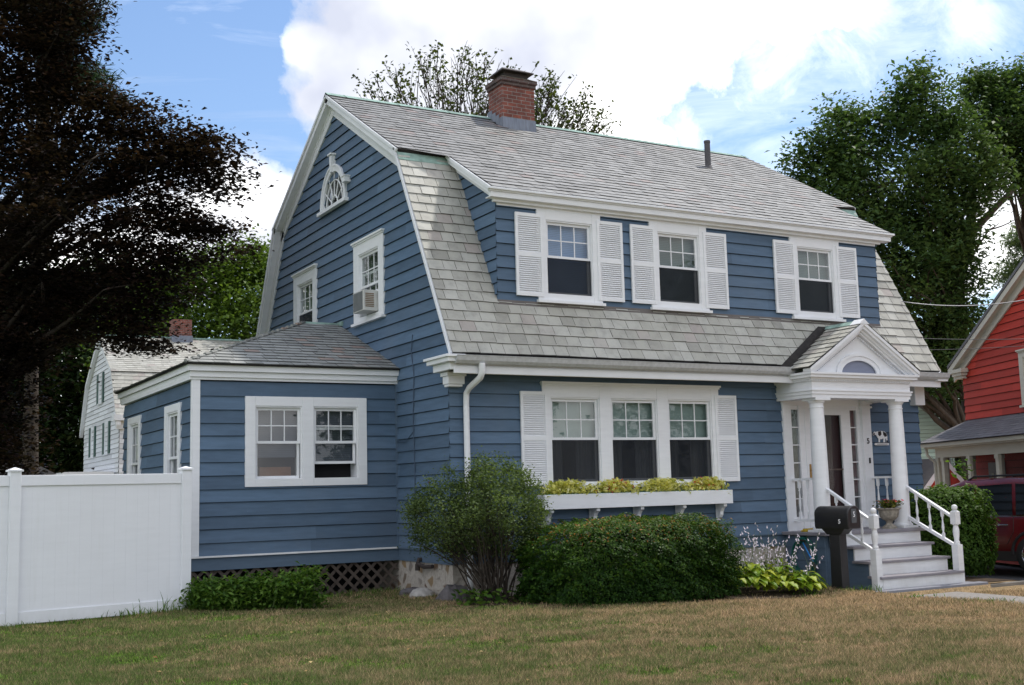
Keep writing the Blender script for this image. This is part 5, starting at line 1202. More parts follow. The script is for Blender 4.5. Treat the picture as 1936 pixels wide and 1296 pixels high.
# tree row closing the view on the right, and more round about
tp_ = [(1690, 640), (1760, 620), (1830, 640), (1850, 700), (1850, 900), (1650, 900), (1660, 720)]
cl = crown(tp_, 62, 330, 1.0); bt = G(1790, 62)
tree('maple_tree', 'mid green tree filling the gap between the blue house and the red house', 'tree', bt, bt+[0, 0, 7], .3, cl, 62, .6, .27, 'l_oak', limbs=30)

# trees added out of view to darken and vary the window reflections
def ball_tree(label, x, y, h, r, mat):
    base = np.array([x, y, float(gh(x, y))-.2]); c = base+[0, 0, h*.6]; d = nr.randn(230, 3); d /= np.linalg.norm(d, axis=1)[:, None]
    cl = c+d*(nr.rand(230)**.4)[:, None]*np.array([r, r, h*.42]); tree('reflection_tree', label, 'tree', base, base+[0, 0, h*.8], .3, cl, 44, .55, .36, mat, limbs=26)
ball_tree('broad added tree out of view beyond the back garden, left of the white house', -14, 36, 15, 5.5, 'l_oak')
ball_tree('tall added tree out of view, farthest left beyond the beech', -24, 44, 17, 6, 'l_oak')
ball_tree('dark green added tree out of view, left of the copper beech', -13, 20, 13, 4.5, 'l_dark')
for lb, x, y, h, r in (('nearest added tree out of view across the road, for the window reflections', 19, -40, 13, 6), ('added tree out of view across the road, right of the nearest one', 34, -36, 15, 6.5), ('added tree out of view across the road, behind the camera', 4, -46, 14, 6), ('added tree out of view across the road, farthest right', 52, -34, 14, 6.5)): ball_tree(lb, x, y, h, r, 'l_oak')
# --- yew hedge
def solid_bush(name, label, cat, center, rad, n, size, mat, p=2.6, up=.3, asp=.5, group=None, wob=.07, base=-.2, stems=True, rot=0., inner=True, acc=None):
    c = np.array(center); T = thing(name, label, cat, (float(c[0]), float(c[1]), base), group)
    d = nr.randn(n, 3); d /= np.linalg.norm(d, axis=1)[:, None]
    k = (np.abs(d[:, 0])**p+np.abs(d[:, 1])**p+np.abs(d[:, 2])**p)**(-1/p)
    w = 1+wob*np.sin(d[:, 0]*7+2)*np.sin(d[:, 1]*6+1)+wob*.6*np.sin(d[:, 0]*17+d[:, 2]*9)+wob*.5*np.sin(d[:, 2]*15+d[:, 1]*13)
    # clumpy surface: radius modulated per clump
    rr = 1-np.abs(nr.randn(n))*.085+.03*np.sin(d[:, 0]*31+d[:, 2]*17)*np.sin(d[:, 1]*29-d[:, 0]*13)+.02*np.sin(d[:, 2]*47+d[:, 0]*41)
    q_ = d*(k*w*rr)[:, None]*np.array(rad); cr, sr = math.cos(rot), math.sin(rot)
    P = np.stack([q_[:, 0]*cr-q_[:, 1]*sr, q_[:, 0]*sr+q_[:, 1]*cr, q_[:, 2]], 1)+c
    P = P[P[:, 2] > base+.03]; out = (P-c)/np.array(rad); out /= np.linalg.norm(out, axis=1)[:, None]
    hgt = np.clip((P[:, 2]-base)/(2*rad[2]), 0, 1); tint = np.clip(nr.rand(len(P))*.6+.42*hgt**1.5, 0, .97)  # leaf colour lightens with height: lit top and shaded foot painted in
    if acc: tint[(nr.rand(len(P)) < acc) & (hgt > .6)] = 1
    leafmesh('leaves', mat, P, size, T, up, asp, outward=out, tint=tint)
    m_ = MB()
    for _ in range(16):
        a = c+np.array([nr.uniform(-.35, .35)*rad[0], nr.uniform(-.3, .3)*rad[1], 0]); a[2] = base-.05; e = c+np.array([nr.uniform(-.8, .8)*rad[0], nr.uniform(-.7, .7)*rad[1], nr.uniform(.2, .8)*rad[2]]); branch(m_, a, e, .02, .006, k=4)
    m_.build('stems', M['barkthin'], T)
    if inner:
        # dense inner growth, its shade painted in with the dark leaf colour
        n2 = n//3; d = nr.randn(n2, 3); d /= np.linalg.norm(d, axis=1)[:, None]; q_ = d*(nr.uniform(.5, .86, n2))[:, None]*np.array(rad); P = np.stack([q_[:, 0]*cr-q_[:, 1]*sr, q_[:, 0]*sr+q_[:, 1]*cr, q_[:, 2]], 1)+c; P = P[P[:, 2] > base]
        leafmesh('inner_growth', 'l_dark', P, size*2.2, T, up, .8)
    return T
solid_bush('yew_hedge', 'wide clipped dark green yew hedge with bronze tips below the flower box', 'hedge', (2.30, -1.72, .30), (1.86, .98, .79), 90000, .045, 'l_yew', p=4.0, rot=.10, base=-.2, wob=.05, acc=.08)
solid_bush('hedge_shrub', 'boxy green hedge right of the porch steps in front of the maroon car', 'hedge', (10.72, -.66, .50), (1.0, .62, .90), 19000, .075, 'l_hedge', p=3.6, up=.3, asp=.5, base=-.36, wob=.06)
# leggy bush
def leggy():
    base = np.array([.20, -1.05, -.17]); T = thing('leggy_bush', 'tall loose bush with bare lower stems at the house corner', 'bush', tuple(base))
    poly = [(772, 965), (790, 935), (815, 905), (835, 910), (848, 882), (860, 905), (885, 905), (893, 868), (915, 870), (950, 868), (985, 890), (1005, 905), (1020, 925), (1028, 960), (1020, 1000), (1010, 1045), (975, 1060), (930, 1040), (880, 1045), (850, 1050), (800, 1040), (775, 1020)]
    cl = crown(poly, 18.0, 680, 1.0)
    m_ = MB()
    for i in range(70):
        c = cl[nr.randint(len(cl))]; a = base+np.array([nr.uniform(-.22, .22), nr.uniform(-.2, .2), 0]); mid = a+(c-a)*.55+np.array([0, 0, .10]); branch(m_, a, mid, .012, .009, k=4); branch(m_, mid, c, .009, .003, k=4)
        for _ in range(3): e = mid+(c-mid)*nr.uniform(.2, 1)+nr.randn(3)*.15; branch(m_, mid, e, .005, .002, k=3, seg=4)
    m_.build('stems', M['barkthin'], T)
    P = (cl[:, None, :]+nr.randn(len(cl), 42, 3)*np.array([.08, .08, .07])).reshape(-1, 3); ct = np.repeat(nr.rand(len(cl)), 42)
    leafmesh('leaves', 'l_bush', P, .042, T, .3, .6, tint=.45*ct+.55*nr.rand(len(P)))
    P = base+np.stack([nr.uniform(-.7, 1.1, 260), nr.uniform(-.45, .1, 260), nr.uniform(.02, .28, 260)], 1); leafmesh('low_shoots', 'l_low', P, .10, T, .5, .8)['kind'] = 'stuff'
leggy()
# low shrub in front of the lattice
LS_ = thing('low_shrub', 'low spreading leafy shrub in front of the lattice', 'shrub', (-3.0, .9, -.15))
cl = crown([(358, 1165), (362, 1115), (400, 1100), (440, 1110), (470, 1095), (520, 1098), (560, 1082), (590, 1078), (602, 1105), (600, 1140), (560, 1150), (500, 1165), (420, 1172)], 17.5, 330, .55)
cl[:, 2] = np.maximum(cl[:, 2], -.08)
P = (cl[:, None, :]+nr.randn(len(cl), 30, 3)*np.array([.09, .09, .06])).reshape(-1, 3); leafmesh('leaves', 'l_low', P, .085, LS_, .4, .42)
m_ = MB()
for i in range(60): a = cl[nr.randint(len(cl))].copy(); b_ = a.copy(); a[2] = -.15; branch(m_, a+nr.randn(3)*[.1, .1, 0], b_+[0, 0, .08], .006, .003, k=3, seg=4)
m_.build('stems', M['stem'], LS_)
# weeds and long grass tufts along fence and foundation
def tuft(m_, x, y, n, h, spread, w=.008):
    z = float(gh(x, y))
    for _ in range(n):
        a = np.array([x+nr.randn()*spread, y+nr.randn()*spread*.5, z-.01]); hh = h*nr.uniform(.5, 1.1); ln = nr.randn(2)*hh*.45; pr_ = nr.randn(2); pr_ = pr_/np.linalg.norm(pr_)*w
        p1 = a+[ln[0]*.4, ln[1]*.4, hh*.65]; p2 = a+[ln[0], ln[1], hh]; q_ = np.array([pr_[0], pr_[1], 0])
        m_.face([a-q_, a+q_, p1+q_*.7, p1-q_*.7], nr.rand()); m_.face([p1-q_*.7, p1+q_*.7, p2], nr.rand())
WD = MB()
for (x, y, n, h) in ((-4.75, .75, 60, .16), (-5.4, .55, 50, .10), (-4.45, .86, 14, .34), (-6.0, .45, 40, .09), (-6.6, .4, 40, .10), (-4.2, .8, 60, .12), (-1.4, 1.75, 60, .14), (-.5, 1.8, 60, .13), (-.9, 1.7, 40, .1), (6.2, -1.5, 120, .15), (6.75, -2.15, 110, .18), (5.8, -2.0, 80, .10), (-1.8, 1.5, 50, .10), (.2, -.9, 40, .12), (6.5, -3.5, 50, .08), (6.55, -5, 50, .08)):
    tuft(WD, x, y, n, h, .22)
tag(WD.build('weeds', M['l_low']), 'loose green weeds and grass tufts along the fence, lattice and steps', 'weeds', kind='stuff')
FL = []
fx, fy = nr.uniform(-7, 6, 90), nr.uniform(-9, .5, 90)
FL = np.stack([fx, fy, gh(fx, fy)+.045], 1); o = leafmesh('fallen_leaves', 'l_fallen', FL, .055, None, .8, .7); tag(o, 'scattered small dry leaves lying on the lawn', 'leaves', kind='stuff')
# hostas with flower stalks
def hosta(x, y, r, h, mat, stalks, label, sd):
    q_ = np.random.RandomState(sd); z = float(gh(x, y)); T = thing('hosta', label, 'plant', (x, y, z), 'hostas along the bed beside the yew hedge')
    m_ = MB()
    for i in range(85):
        a_ = q_.uniform(0, 2*math.pi); rad = r*q_.uniform(.15, 1); el = q_.uniform(.25, 1); L = q_.uniform(.17, .27); w = L*.30
        d = np.array([math.cos(a_), math.sin(a_), 0]); s = np.array([-d[1], d[0], 0]); c0 = np.array([x, y, z])+d*rad*.55+[0, 0, h*(1-.55*rad/r)*el+.05]
        prof = [(0, .25, 0), (.25, .9, .05), (.5, 1, .06), (.75, .65, .0), (1, .04, -.10)]
        rows = [(c0+d*L*t+[0, 0, zz*L*2.2]-s*w*ww+[0, 0, .12*w], c0+d*L*t+[0, 0, zz*L*2.2], c0+d*L*t+[0, 0, zz*L*2.2]+s*w*ww+[0, 0, .12*w]) for t, ww, zz in prof]; tn = q_.rand()
        for A, B in zip(rows[:-1], rows[1:]): m_.face([A[0], A[1], B[1], B[0]], tn); m_.face([A[1], A[2], B[2], B[1]], min(1, tn+.12))
    m_.build('leaves', M[mat], T)
    if stalks:
        m_ = MB(); f_ = MB()
        for i in range(stalks):
            a_ = q_.uniform(0, 2*math.pi); hh = q_.uniform(.5, 1.1); b_ = np.array([x+q_.uniform(-.9, .9)*r, y+q_.uniform(-.4, .4)*r, z+.1]); e = b_+np.array([math.cos(a_)*.18, math.sin(a_)*.18, hh]); 
            pts = [b_+(e-b_)*t+np.array([math.cos(a_)*.12*t*t, math.sin(a_)*.12*t*t, 0]) for t in (0, .35, .7, 1)]; m_.tube(pts, [.0045, .004, .003, .002], 4)
            for k in range(6):
                t = q_.uniform(.5, 1.0); p = b_+(e-b_)*t+np.array([math.cos(a_)*.12*t*t, math.sin(a_)*.12*t*t, 0]); dd = q_.randn(3)*.5+[0, 0, -.8]; dd /= np.linalg.norm(dd); L = q_.uniform(.03, .055)
                f_.tube([p, p+dd*L*.5, p+dd*L], [.003, .008, .012], 5, cap=False)
        m_.build('flower_stalk', M['stem'], T); f_.build('blossoms', M['pinkflower'], T)
for i, (u, v, d, r, h, mt, sk, lb) in enumerate(((1335, 1098, 18.6, .30, .26, 'l_hostad', 0, 'dark green hosta half hidden at the right foot of the yew hedge'), (1375, 1085, 19.4, .36, .34, 'l_hosta', 15, 'yellow-green hosta nearest the yew hedge'), (1425, 1092, 19.5, .36, .32, 'l_hosta', 11, 'second yellow-green hosta from the yew hedge'), (1472, 1095, 19.6, .34, .30, 'l_hosta', 11, 'yellow-green hosta in the middle of the bed under the lilac blossoms'), (1518, 1098, 19.8, .32, .26, 'l_hosta', 11, 'yellow-green hosta in front of the coiled hose'), (1400, 1068, 20.5, .34, .36, 'l_hosta', 13, 'hosta in the back row against the foundation'), (1465, 1068, 20.7, .34, .34, 'l_hosta', 13, 'back-row hosta nearest the porch base'))):
    p = at(u, v, d); hosta(float(p[0]), float(p[1]), r*1.4, h*1.55, mt, sk, lb, 50+i)
# flower box plants and urn plant
for i, (x, w, lb) in enumerate(((2.10, .50, 'variegated yellow plant clump at the left end of the flower box'), (3.07, .46, 'variegated clump with red flecks, second from the left in the flower box'), (4.08, .50, 'pale yellow clump, third from the left in the flower box'), (5.05, .46, 'red-flecked yellow clump at the right end of the flower box'))):
    T = thing('flower_plant', lb, 'plant', (x, -.17, 1.46), 'plants in the flower box'); n = 750
    P = np.stack([x+np.clip(nr.randn(n)*w*.5, -w, w), -.18+nr.randn(n)*.07, 1.49+np.abs(nr.rand(n))*.24*(1-.25*nr.rand(n))], 1); P[:, 2] -= .12*(np.abs(P[:, 0]-x)/w)**2*.8
    leafmesh('leaves', 'l_coleus', P, .088, T, .3, .5, tint=nr.rand(n)*(1.0 if i in (1, 3) else .93)); m_ = MB()
    for k in range(12): m_.tube([(x+nr.uniform(-.3, .3), -.17, 1.44), (x+nr.uniform(-.35, .35), -.17+nr.uniform(-.06, .06), 1.62)], .004, 4)
    m_.build('stems', M['stem'], T)
T = thing('urn_plant', 'low flowering plant with red blooms in the stone urn', 'plant', (ux, uy, 1.03)); n = 420
P = np.stack([ux+nr.randn(n)*.11, uy+nr.randn(n)*.10, 1.06+nr.rand(n)*.13], 1); leafmesh('leaves', 'l_urn', P, .06, T, .4, .6, tint=nr.rand(n)*.8)
P = np.stack([ux+nr.randn(26)*.12, uy-.05+nr.randn(26)*.08, 1.15+nr.rand(26)*.07], 1); leafmesh('blooms', 'redflower', P, .055, T, .5, .9)

# ------------------------------------------------------------------ neighbours
def rotframe(o, ang):
    d = np.array([math.sin(ang), math.cos(ang)]); n = np.array([-d[1], d[0]])   # d runs away from the street, n points left of it
    return (lambda u, z, k: (o[0]+d[0]*u+n[0]*k, o[1]+d[1]*u+n[1]*k, z)), d, n
# red house: wall plane through the photographed corner
RH = thing('red_house', 'bright red clapboard neighbour house with cream trim', 'house', (19.0, 4.0, -.5))
RF, rd, rn = rotframe((17.25, 4.05), math.radians(25))
L_ = 9.4
pk = -L_/2
RT_ = 6.80
rw = (-4.0, -2.35, 2.95, 4.75)
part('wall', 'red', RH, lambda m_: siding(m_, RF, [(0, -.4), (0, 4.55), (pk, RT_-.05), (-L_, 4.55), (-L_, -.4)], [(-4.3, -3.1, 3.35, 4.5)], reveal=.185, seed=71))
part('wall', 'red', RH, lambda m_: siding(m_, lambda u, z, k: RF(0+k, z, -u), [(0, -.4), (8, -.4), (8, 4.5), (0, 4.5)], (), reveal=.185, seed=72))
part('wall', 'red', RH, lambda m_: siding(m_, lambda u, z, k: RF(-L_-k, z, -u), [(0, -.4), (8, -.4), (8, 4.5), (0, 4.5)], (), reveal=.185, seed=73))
part('wall_core', 'foilb', RH, lambda m_: m_.prism([(-.05, -.4), (-.05, 4.5), (pk, RT_-.2), (-L_+.05, 4.5), (-L_+.05, -.4)], RF, -.5, -7.9))
sl_ = (RT_-4.55)/(-pk)
def rroof(m_):
    for sg in (0, 1):
        e0 = (.42, 4.55-.42*sl_+.16) if sg == 0 else (-L_-.42, 4.55-.42*sl_+.16); r0 = (pk, RT_+.16)
        m_.prism([e0, r0, (r0[0], r0[1]+.08), (e0[0], e0[1]+.08)], RF, .23, -8.4)
part('roof', 'shingle', RH, rroof)
def rrake(m_):
    for sg in (0, 1):
        e0 = (.44, 4.55-.44*sl_+.15) if sg == 0 else (-L_-.44, 4.55-.44*sl_+.15); r0 = (pk, RT_+.15)
        m_.prism([e0, r0, (r0[0], r0[1]-.15), (e0[0], e0[1]-.15)], RF, .17, .21); m_.prism([(e0[0], e0[1]-.11), (r0[0], r0[1]-.11), (r0[0], r0[1]-.34), (e0[0], e0[1]-.34)], RF, .01, .06); m_.prism([(e0[0], e0[1]-.10), (r0[0], r0[1]-.10), (r0[0], r0[1]-.13), (e0[0], e0[1]-.13)], RF, .02, .17)
    m_.fbox(RF, -.35, .34, 4.36, 4.46, -.2, .22); m_.fbox(RF, -.28, .28, 4.28, 4.36, -.2, .18); m_.fbox(RF, -.22, .2, 4.20, 4.28, -.2, .13)
part('rake_trim', 'cream', RH, rrake)
window(RH, RF, (-4.35, -3.02, 3.27, 4.57), [(-4.17, -3.2)], (3.42, 4.42), 3.95, blind='blinddark', screen=True, trim='cream')
# enclosed porch on the near side of the red house
PD, PU0, PU1 = .97, -.12, -8.0    # projection, far end, near end
def peave(m_):
    m_.fbox(RF, PU1, PU0+.25, 2.40, 2.50, PD+.2, PD+.28); m_.fbox(RF, PU0+.18, PU0+.25, 2.40, 2.50, 0, PD+.2); m_.fbox(RF, PU1, PU0+.17, 2.36, 2.40, 0, PD+.2)
    m_.fbox(RF, PU1, PU0+.0, 2.12, 2.36, PD-.1, PD)
    m_.fbox(RF, PU0-.1, PU0, 2.12, 2.36, 0, PD-.1)
PRC = part('porch_trim', 'cream', RH, peave)
for u in (PU0-.10, PU0-.42, -2.0, -3.44, -4.9, -6.3): part('porch_post', 'cream', RH, lambda m_: (m_.fbox(RF, u-.075, u+.075, -.3, 2.12, PD-.13, PD+.01), m_.fbox(RF, u-.09, u+.09, 2.02, 2.11, PD-.14, PD+.03)))
part('porch_wall', 'red', RH, lambda m_: siding(m_, lambda u, z, k: RF(u, z, PD-.05+k), [(PU1, -.4), (PU0-.05, -.4), (PU0-.05, .75), (PU1, .75)], (), reveal=.185, seed=75))
part('porch_screen', 'porchscreen', RH, lambda m_: m_.face([RF(PU1, .8, PD-.06), RF(-.7, .8, PD-.06), RF(-.7, 2.12, PD-.06), RF(PU1, 2.12, PD-.06)]))
part('porch_floor', 'grey_step', RH, lambda m_: m_.fbox(RF, PU1, PU0, -.3, .1, .02, PD-.1))
dd = part('door', simple('grey_door', (.24, .25, .28), .5), RH, lambda m_: (m_.fbox(RF, -1.95, -1.15, .1, 1.95, .03, .07),))
part('pane', 'carglass', dd, lambda m_: [m_.fbox(RF, -1.85+i*.20, -1.70+i*.20, .95+j*.26, 1.16+j*.26, .071, .076) for i in range(3) for j in range(3)])
def proof2(m_):
    zE, zT = 2.50, 3.08; a0, a1 = (PU0+.3, PD+.33), (PU1, PD+.33); tp2 = (PU0+.3-.25, .0)
    m_.face([RF(a1[0], zE, a1[1]), RF(a0[0], zE, a0[1]), RF(tp2[0], zT, .0), RF(a1[0], zT, .0)]); m_.face([RF(a0[0], zE, a0[1]), RF(a0[0], zE, 0), RF(tp2[0], zT, 0)])
    m_.face([RF(a1[0], zE-.01, a1[1]), RF(a0[0], zE-.01, a0[1]), RF(a0[0], zE-.01, 0), RF(a1[0], zE-.01, 0)])
part('porch_roof', 'tar', RH, proof2)
def prs(m_):
    zE, zT = 2.50, 3.08; O = np.array(RF(PU1, zE, PD+.33)); U_ = np.array([rd[0], rd[1], 0]); T0 = np.array(RF(PU1, zT, 0)); V_ = T0-O; Lv = np.linalg.norm(V_); V_ /= Lv
    slates(m_, O+[0, 0, .01], U_, V_, [(0, 0), (PU0+.3-PU1, 0), (PU0+.3-.25-PU1, Lv), (0, Lv)], .15, .30, .008, 77, .003)
part('porch_shingles', 'shingle', RH, prs)
part('downspout', 'cream', RH, lambda m_: m_.tube([RF(PU0+.1, 2.40, PD+.2), RF(PU0+.08, 2.2, PD+.18), RF(PU0-.02, 2.0, PD+.03), RF(PU0-.02, -.2, PD+.03)], .04, 8))
# terracotta planters along the porch rail
PT = thing('planter', 'long terracotta planter on the red house porch rail above the car', 'planter', tuple(RF(-2.4, .95, PD+.1)))
part('trough', 'terracotta', PT, lambda m_: [m_.fbox(RF, -4.6+i*.62, -4.06+i*.62, 1.02, 1.20, PD+.02, PD+.2) for i in range(7)], bevel=.02)
P = np.array([RF(-3.6+nr.randn()*.16, 1.24+nr.rand()*.14, PD+.1+nr.randn()*.05) for _ in range(160)]+[RF(-2.3+nr.randn()*.12, 1.24+nr.rand()*.1, PD+.1+nr.randn()*.05) for _ in range(100)]); leafmesh('leaves', 'l_low', P, .10, PT, .3, .6)
P = at(1822, 895, 26.5); SP = thing('sapling', 'thin young sapling shoot behind the boxy hedge', 'plant', (float(P[0]), float(P[1]), -.5)); m_ = MB(); m_.tube([(P[0], P[1], -.5), (P[0]+.03, P[1], .8), (P[0], P[1], 2.0)], [.015, .01, .004], 5); m_.build('stem', M['stem'], SP)
Q = np.array([[P[0]+nr.randn()*.13, P[1]+nr.randn()*.12, 1.55+nr.rand()*.45] for _ in range(40)]); leafmesh('leaves', 'l_low', Q, .16, SP, .4, .5)

# white gambrel neighbour on the left, behind
WH = thing('white_house', 'white clapboard house with dark green shutters and slate roof, left background', 'house', (4, 38, -.4))
WF, wd, wn = rotframe((1.43, 35.1), math.radians(1))
# local: u along depth from near corner, n outward to the left
wg = [(0, -.4), (0, 5.0), (2.9, 9.0), (5.6, 9.75), (8.3, 9.0), (11.2, 5.0), (11.2, -.4)]
def wz(v): return v
wg2 = [(0, -.4), (0, 5.3), (1.3, 7.2), (5.0, 9.2), (8.7, 7.2), (10, 5.3), (10, -.4)]
part('wall', 'siding_white', WH, lambda m_: siding(m_, WF, wg2, (), reveal=.21, seed=81))
WS = lambda u, z, k: WF(-k, z, -u)
part('wall', 'siding_white', WH, lambda m_: siding(m_, WS, [(0, -.4), (13, -.4), (13, 5.3), (0, 5.3)], (), reveal=.21, seed=82))
part('wall_core', 'foilb', WH, lambda m_: m_.prism([(u*.98+.08, z-.03) for u, z in wg2], WF, -.03, -12.9))
def wroof(m_):
    U_ = -np.array([wn[0], wn[1], 0.0])
    for (a, b_, sd) in (((-.35, 4.95), (1.3, 7.3), 1), ((1.2, 7.23), (5.0, 9.3), 2)):
        O = np.array(WF(a[0], a[1], .2)); V_ = np.array(WF(b_[0], b_[1], .2))-O; Lv = np.linalg.norm(V_); V_ /= Lv
        slates(m_, O, U_, V_, [(0, 0), (13.4, 0), (13.4, Lv), (0, Lv)], .23, .34, .018, 90+sd)
        m_.face([WF(a[0], a[1]-.02, .2), WF(b_[0], b_[1]-.02, .2), WF(b_[0], b_[1]-.02, -13.2), WF(a[0], a[1]-.02, -13.2)])
    m_.face([WF(5, 9.3, .2), WF(8.7, 7.3, .2), WF(8.7, 7.3, -13.2), WF(5, 9.3, -13.2)]); m_.face([WF(8.7, 7.3, .2), WF(10.35, 4.95, .2), WF(10.35, 4.95, -13.2), WF(8.7, 7.3, -13.2)])
part('roof', 'slate', WH, wroof)
part('ridge_flashing', 'copper', WH, lambda m_: m_.fbox(WF, 4.9, 5.1, 9.29, 9.36, .22, -13.2))
part('rake_trim', 'white', WH, lambda m_: [m_.prism([(a[0], a[1]-.02), (b_[0], b_[1]-.02), (b_[0], b_[1]-.2), (a[0], a[1]-.2)], WF, .02, .2) for a, b_ in (((-.35, 4.95), (1.3, 7.3)), ((1.3, 7.3), (5.0, 9.3)), ((8.7, 7.3), (5.0, 9.3)), ((10.35, 4.95), (8.7, 7.3)))])
part('cornice_return', 'white', WH, lambda m_: (m_.fbox(WF, -.4, .25, 4.95, 5.2, -.2, .3), m_.fbox(WF, -.15, .2, 4.6, 4.95, -.2, .15)))
for (u, z0, z1) in ((2.6, 3.65, 5.1), (6.6, 3.65, 5.1), (4.5, 6.1, 7.5)):
    w = window(WH, WF, (u, u+1.1, z0, z1), [(u+.14, u+.96)], (z0+.1, z1-.12), (z0+z1)/2, blind='blinddark', screen=False, head=False)
    for a in (u-.42, u+1.12): part('shutter', 'greenshut', WH, lambda m_: m_.fbox(WF, a, a+.40, z0, z1, .025, .07))
wc = at(362, 620, 55); cu, cv = 4.2, -6.9
chm = part('chimney', 'brick', WH, lambda m_: m_.fbox(WF, 4.6, 5.5, 8.6, 10.2, -3.2, -4.1))
part('chimney_base', 'lead', chm, lambda m_: m_.fbox(WF, 4.56, 5.54, 9.0, 9.40, -3.16, -4.14))
part('shed_roof', 'white', WH, lambda m_: m_.fbox(WF, .6, 9.6, 2.55, 2.8, .1, 2.2))
# grey shed with a louvre behind the fence
SH = thing('garden_shed', 'low grey shed with a louvred vent beyond the left end of the fence', 'shed', tuple(at(10, 930, 33)))
p0 = at(-60, 870, 33); SF = lambda u, z, n: (p0[0]+u, p0[1]-n, z)
part('wall', 'grey_shed', SH, lambda m_: (m_.fbox(SF, -3, 2.15, -.3, 2.35, 0, -3),))
part('roof', 'shingle', SH, lambda m_: m_.prism([(-3.2, 2.36), (2.35, 2.36), (1.6, 2.75), (-3.2, 2.75)], SF, .2, -3.2))
part('louvre', 'white', SH, lambda m_: [m_.fbox(SF, .7, 1.9, 1.75+i*.10, 1.80+i*.10, .005, .03) for i in range(6)])
# pale mint house and little red gable on the right background
MH = thing('mint_house', 'pale mint-sided house seen between the blue and red houses', 'house', (31, 17, -.4))
MF = frame(30.89, 16.09, (-.64, .77), (-.77, -.64))
part('wall', 'siding_mint', MH, lambda m_: siding(m_, MF, [(0, -.4), (0, 3.5), (5, 8.1), (10, 3.5), (10, -.4)], (), reveal=.16, seed=91, thick=.03))
part('wall', 'siding_mint', MH, lambda m_: siding(m_, frame(30.89, 16.09, (.77, .64), (.64, -.77)), [(0, -.4), (9, -.4), (9, 3.5), (0, 3.5)], (), reveal=.16, seed=92))
part('roof', 'shingle', MH, lambda m_: (m_.prism([(-.15, 3.4), (5, 8.15), (5, 8.3), (-.15, 3.55)], MF, .15, -9), m_.prism([(10.15, 3.4), (5, 8.15), (5, 8.3), (10.15, 3.55)], MF, .15, -9)))
DG = thing('dark_roofed_garage', 'small dark-roofed garage with a little red gable and white trim beside the porch', 'garage', tuple(at(1765, 930, 38)))
q0 = at(1738, 915, 38); DF = frame(q0[0], q0[1], (.64, -.77), (-.77, -.64))
part('roof', 'shingle_dk', DG, lambda m_: m_.hexa([DF(-2.2, 1.25, .3), DF(1.0, 1.25, .3), DF(1.0, 1.25, -3), DF(-2.2, 1.25, -3), DF(-2.2, 2.25, -1.2), DF(1.0, 2.25, -1.2), DF(1.0, 2.25, -1.5), DF(-2.2, 2.25, -1.5)]))
part('wall', 'red', DG, lambda m_: (m_.fbox(DF, -2.1, .9, -.5, 1.24, 0, -2.9),))
part('gable', 'red', DG, lambda m_: m_.prism([(.28, 1.30), (1.4, 1.30), (.86, 2.10)], DF, .32, .5))
part('gable_trim', 'white', DG, lambda m_: (m_.prism([(.12, 1.26), (.30, 1.26), (.86, 2.05), (.86, 2.25)], DF, .5, .6), m_.prism([(1.55, 1.26), (1.40, 1.26), (.86, 2.05), (.86, 2.25)], DF, .5, .6), m_.fbox(DF, .2, 1.5, 1.20, 1.29, .5, .58), m_.fbox(DF, .72, .95, 1.42, 1.72, .5, .55)))
part('pane', 'carglass', DG, lambda m_: m_.fbox(DF, .76, .91, 1.46, 1.68, .551, .556))

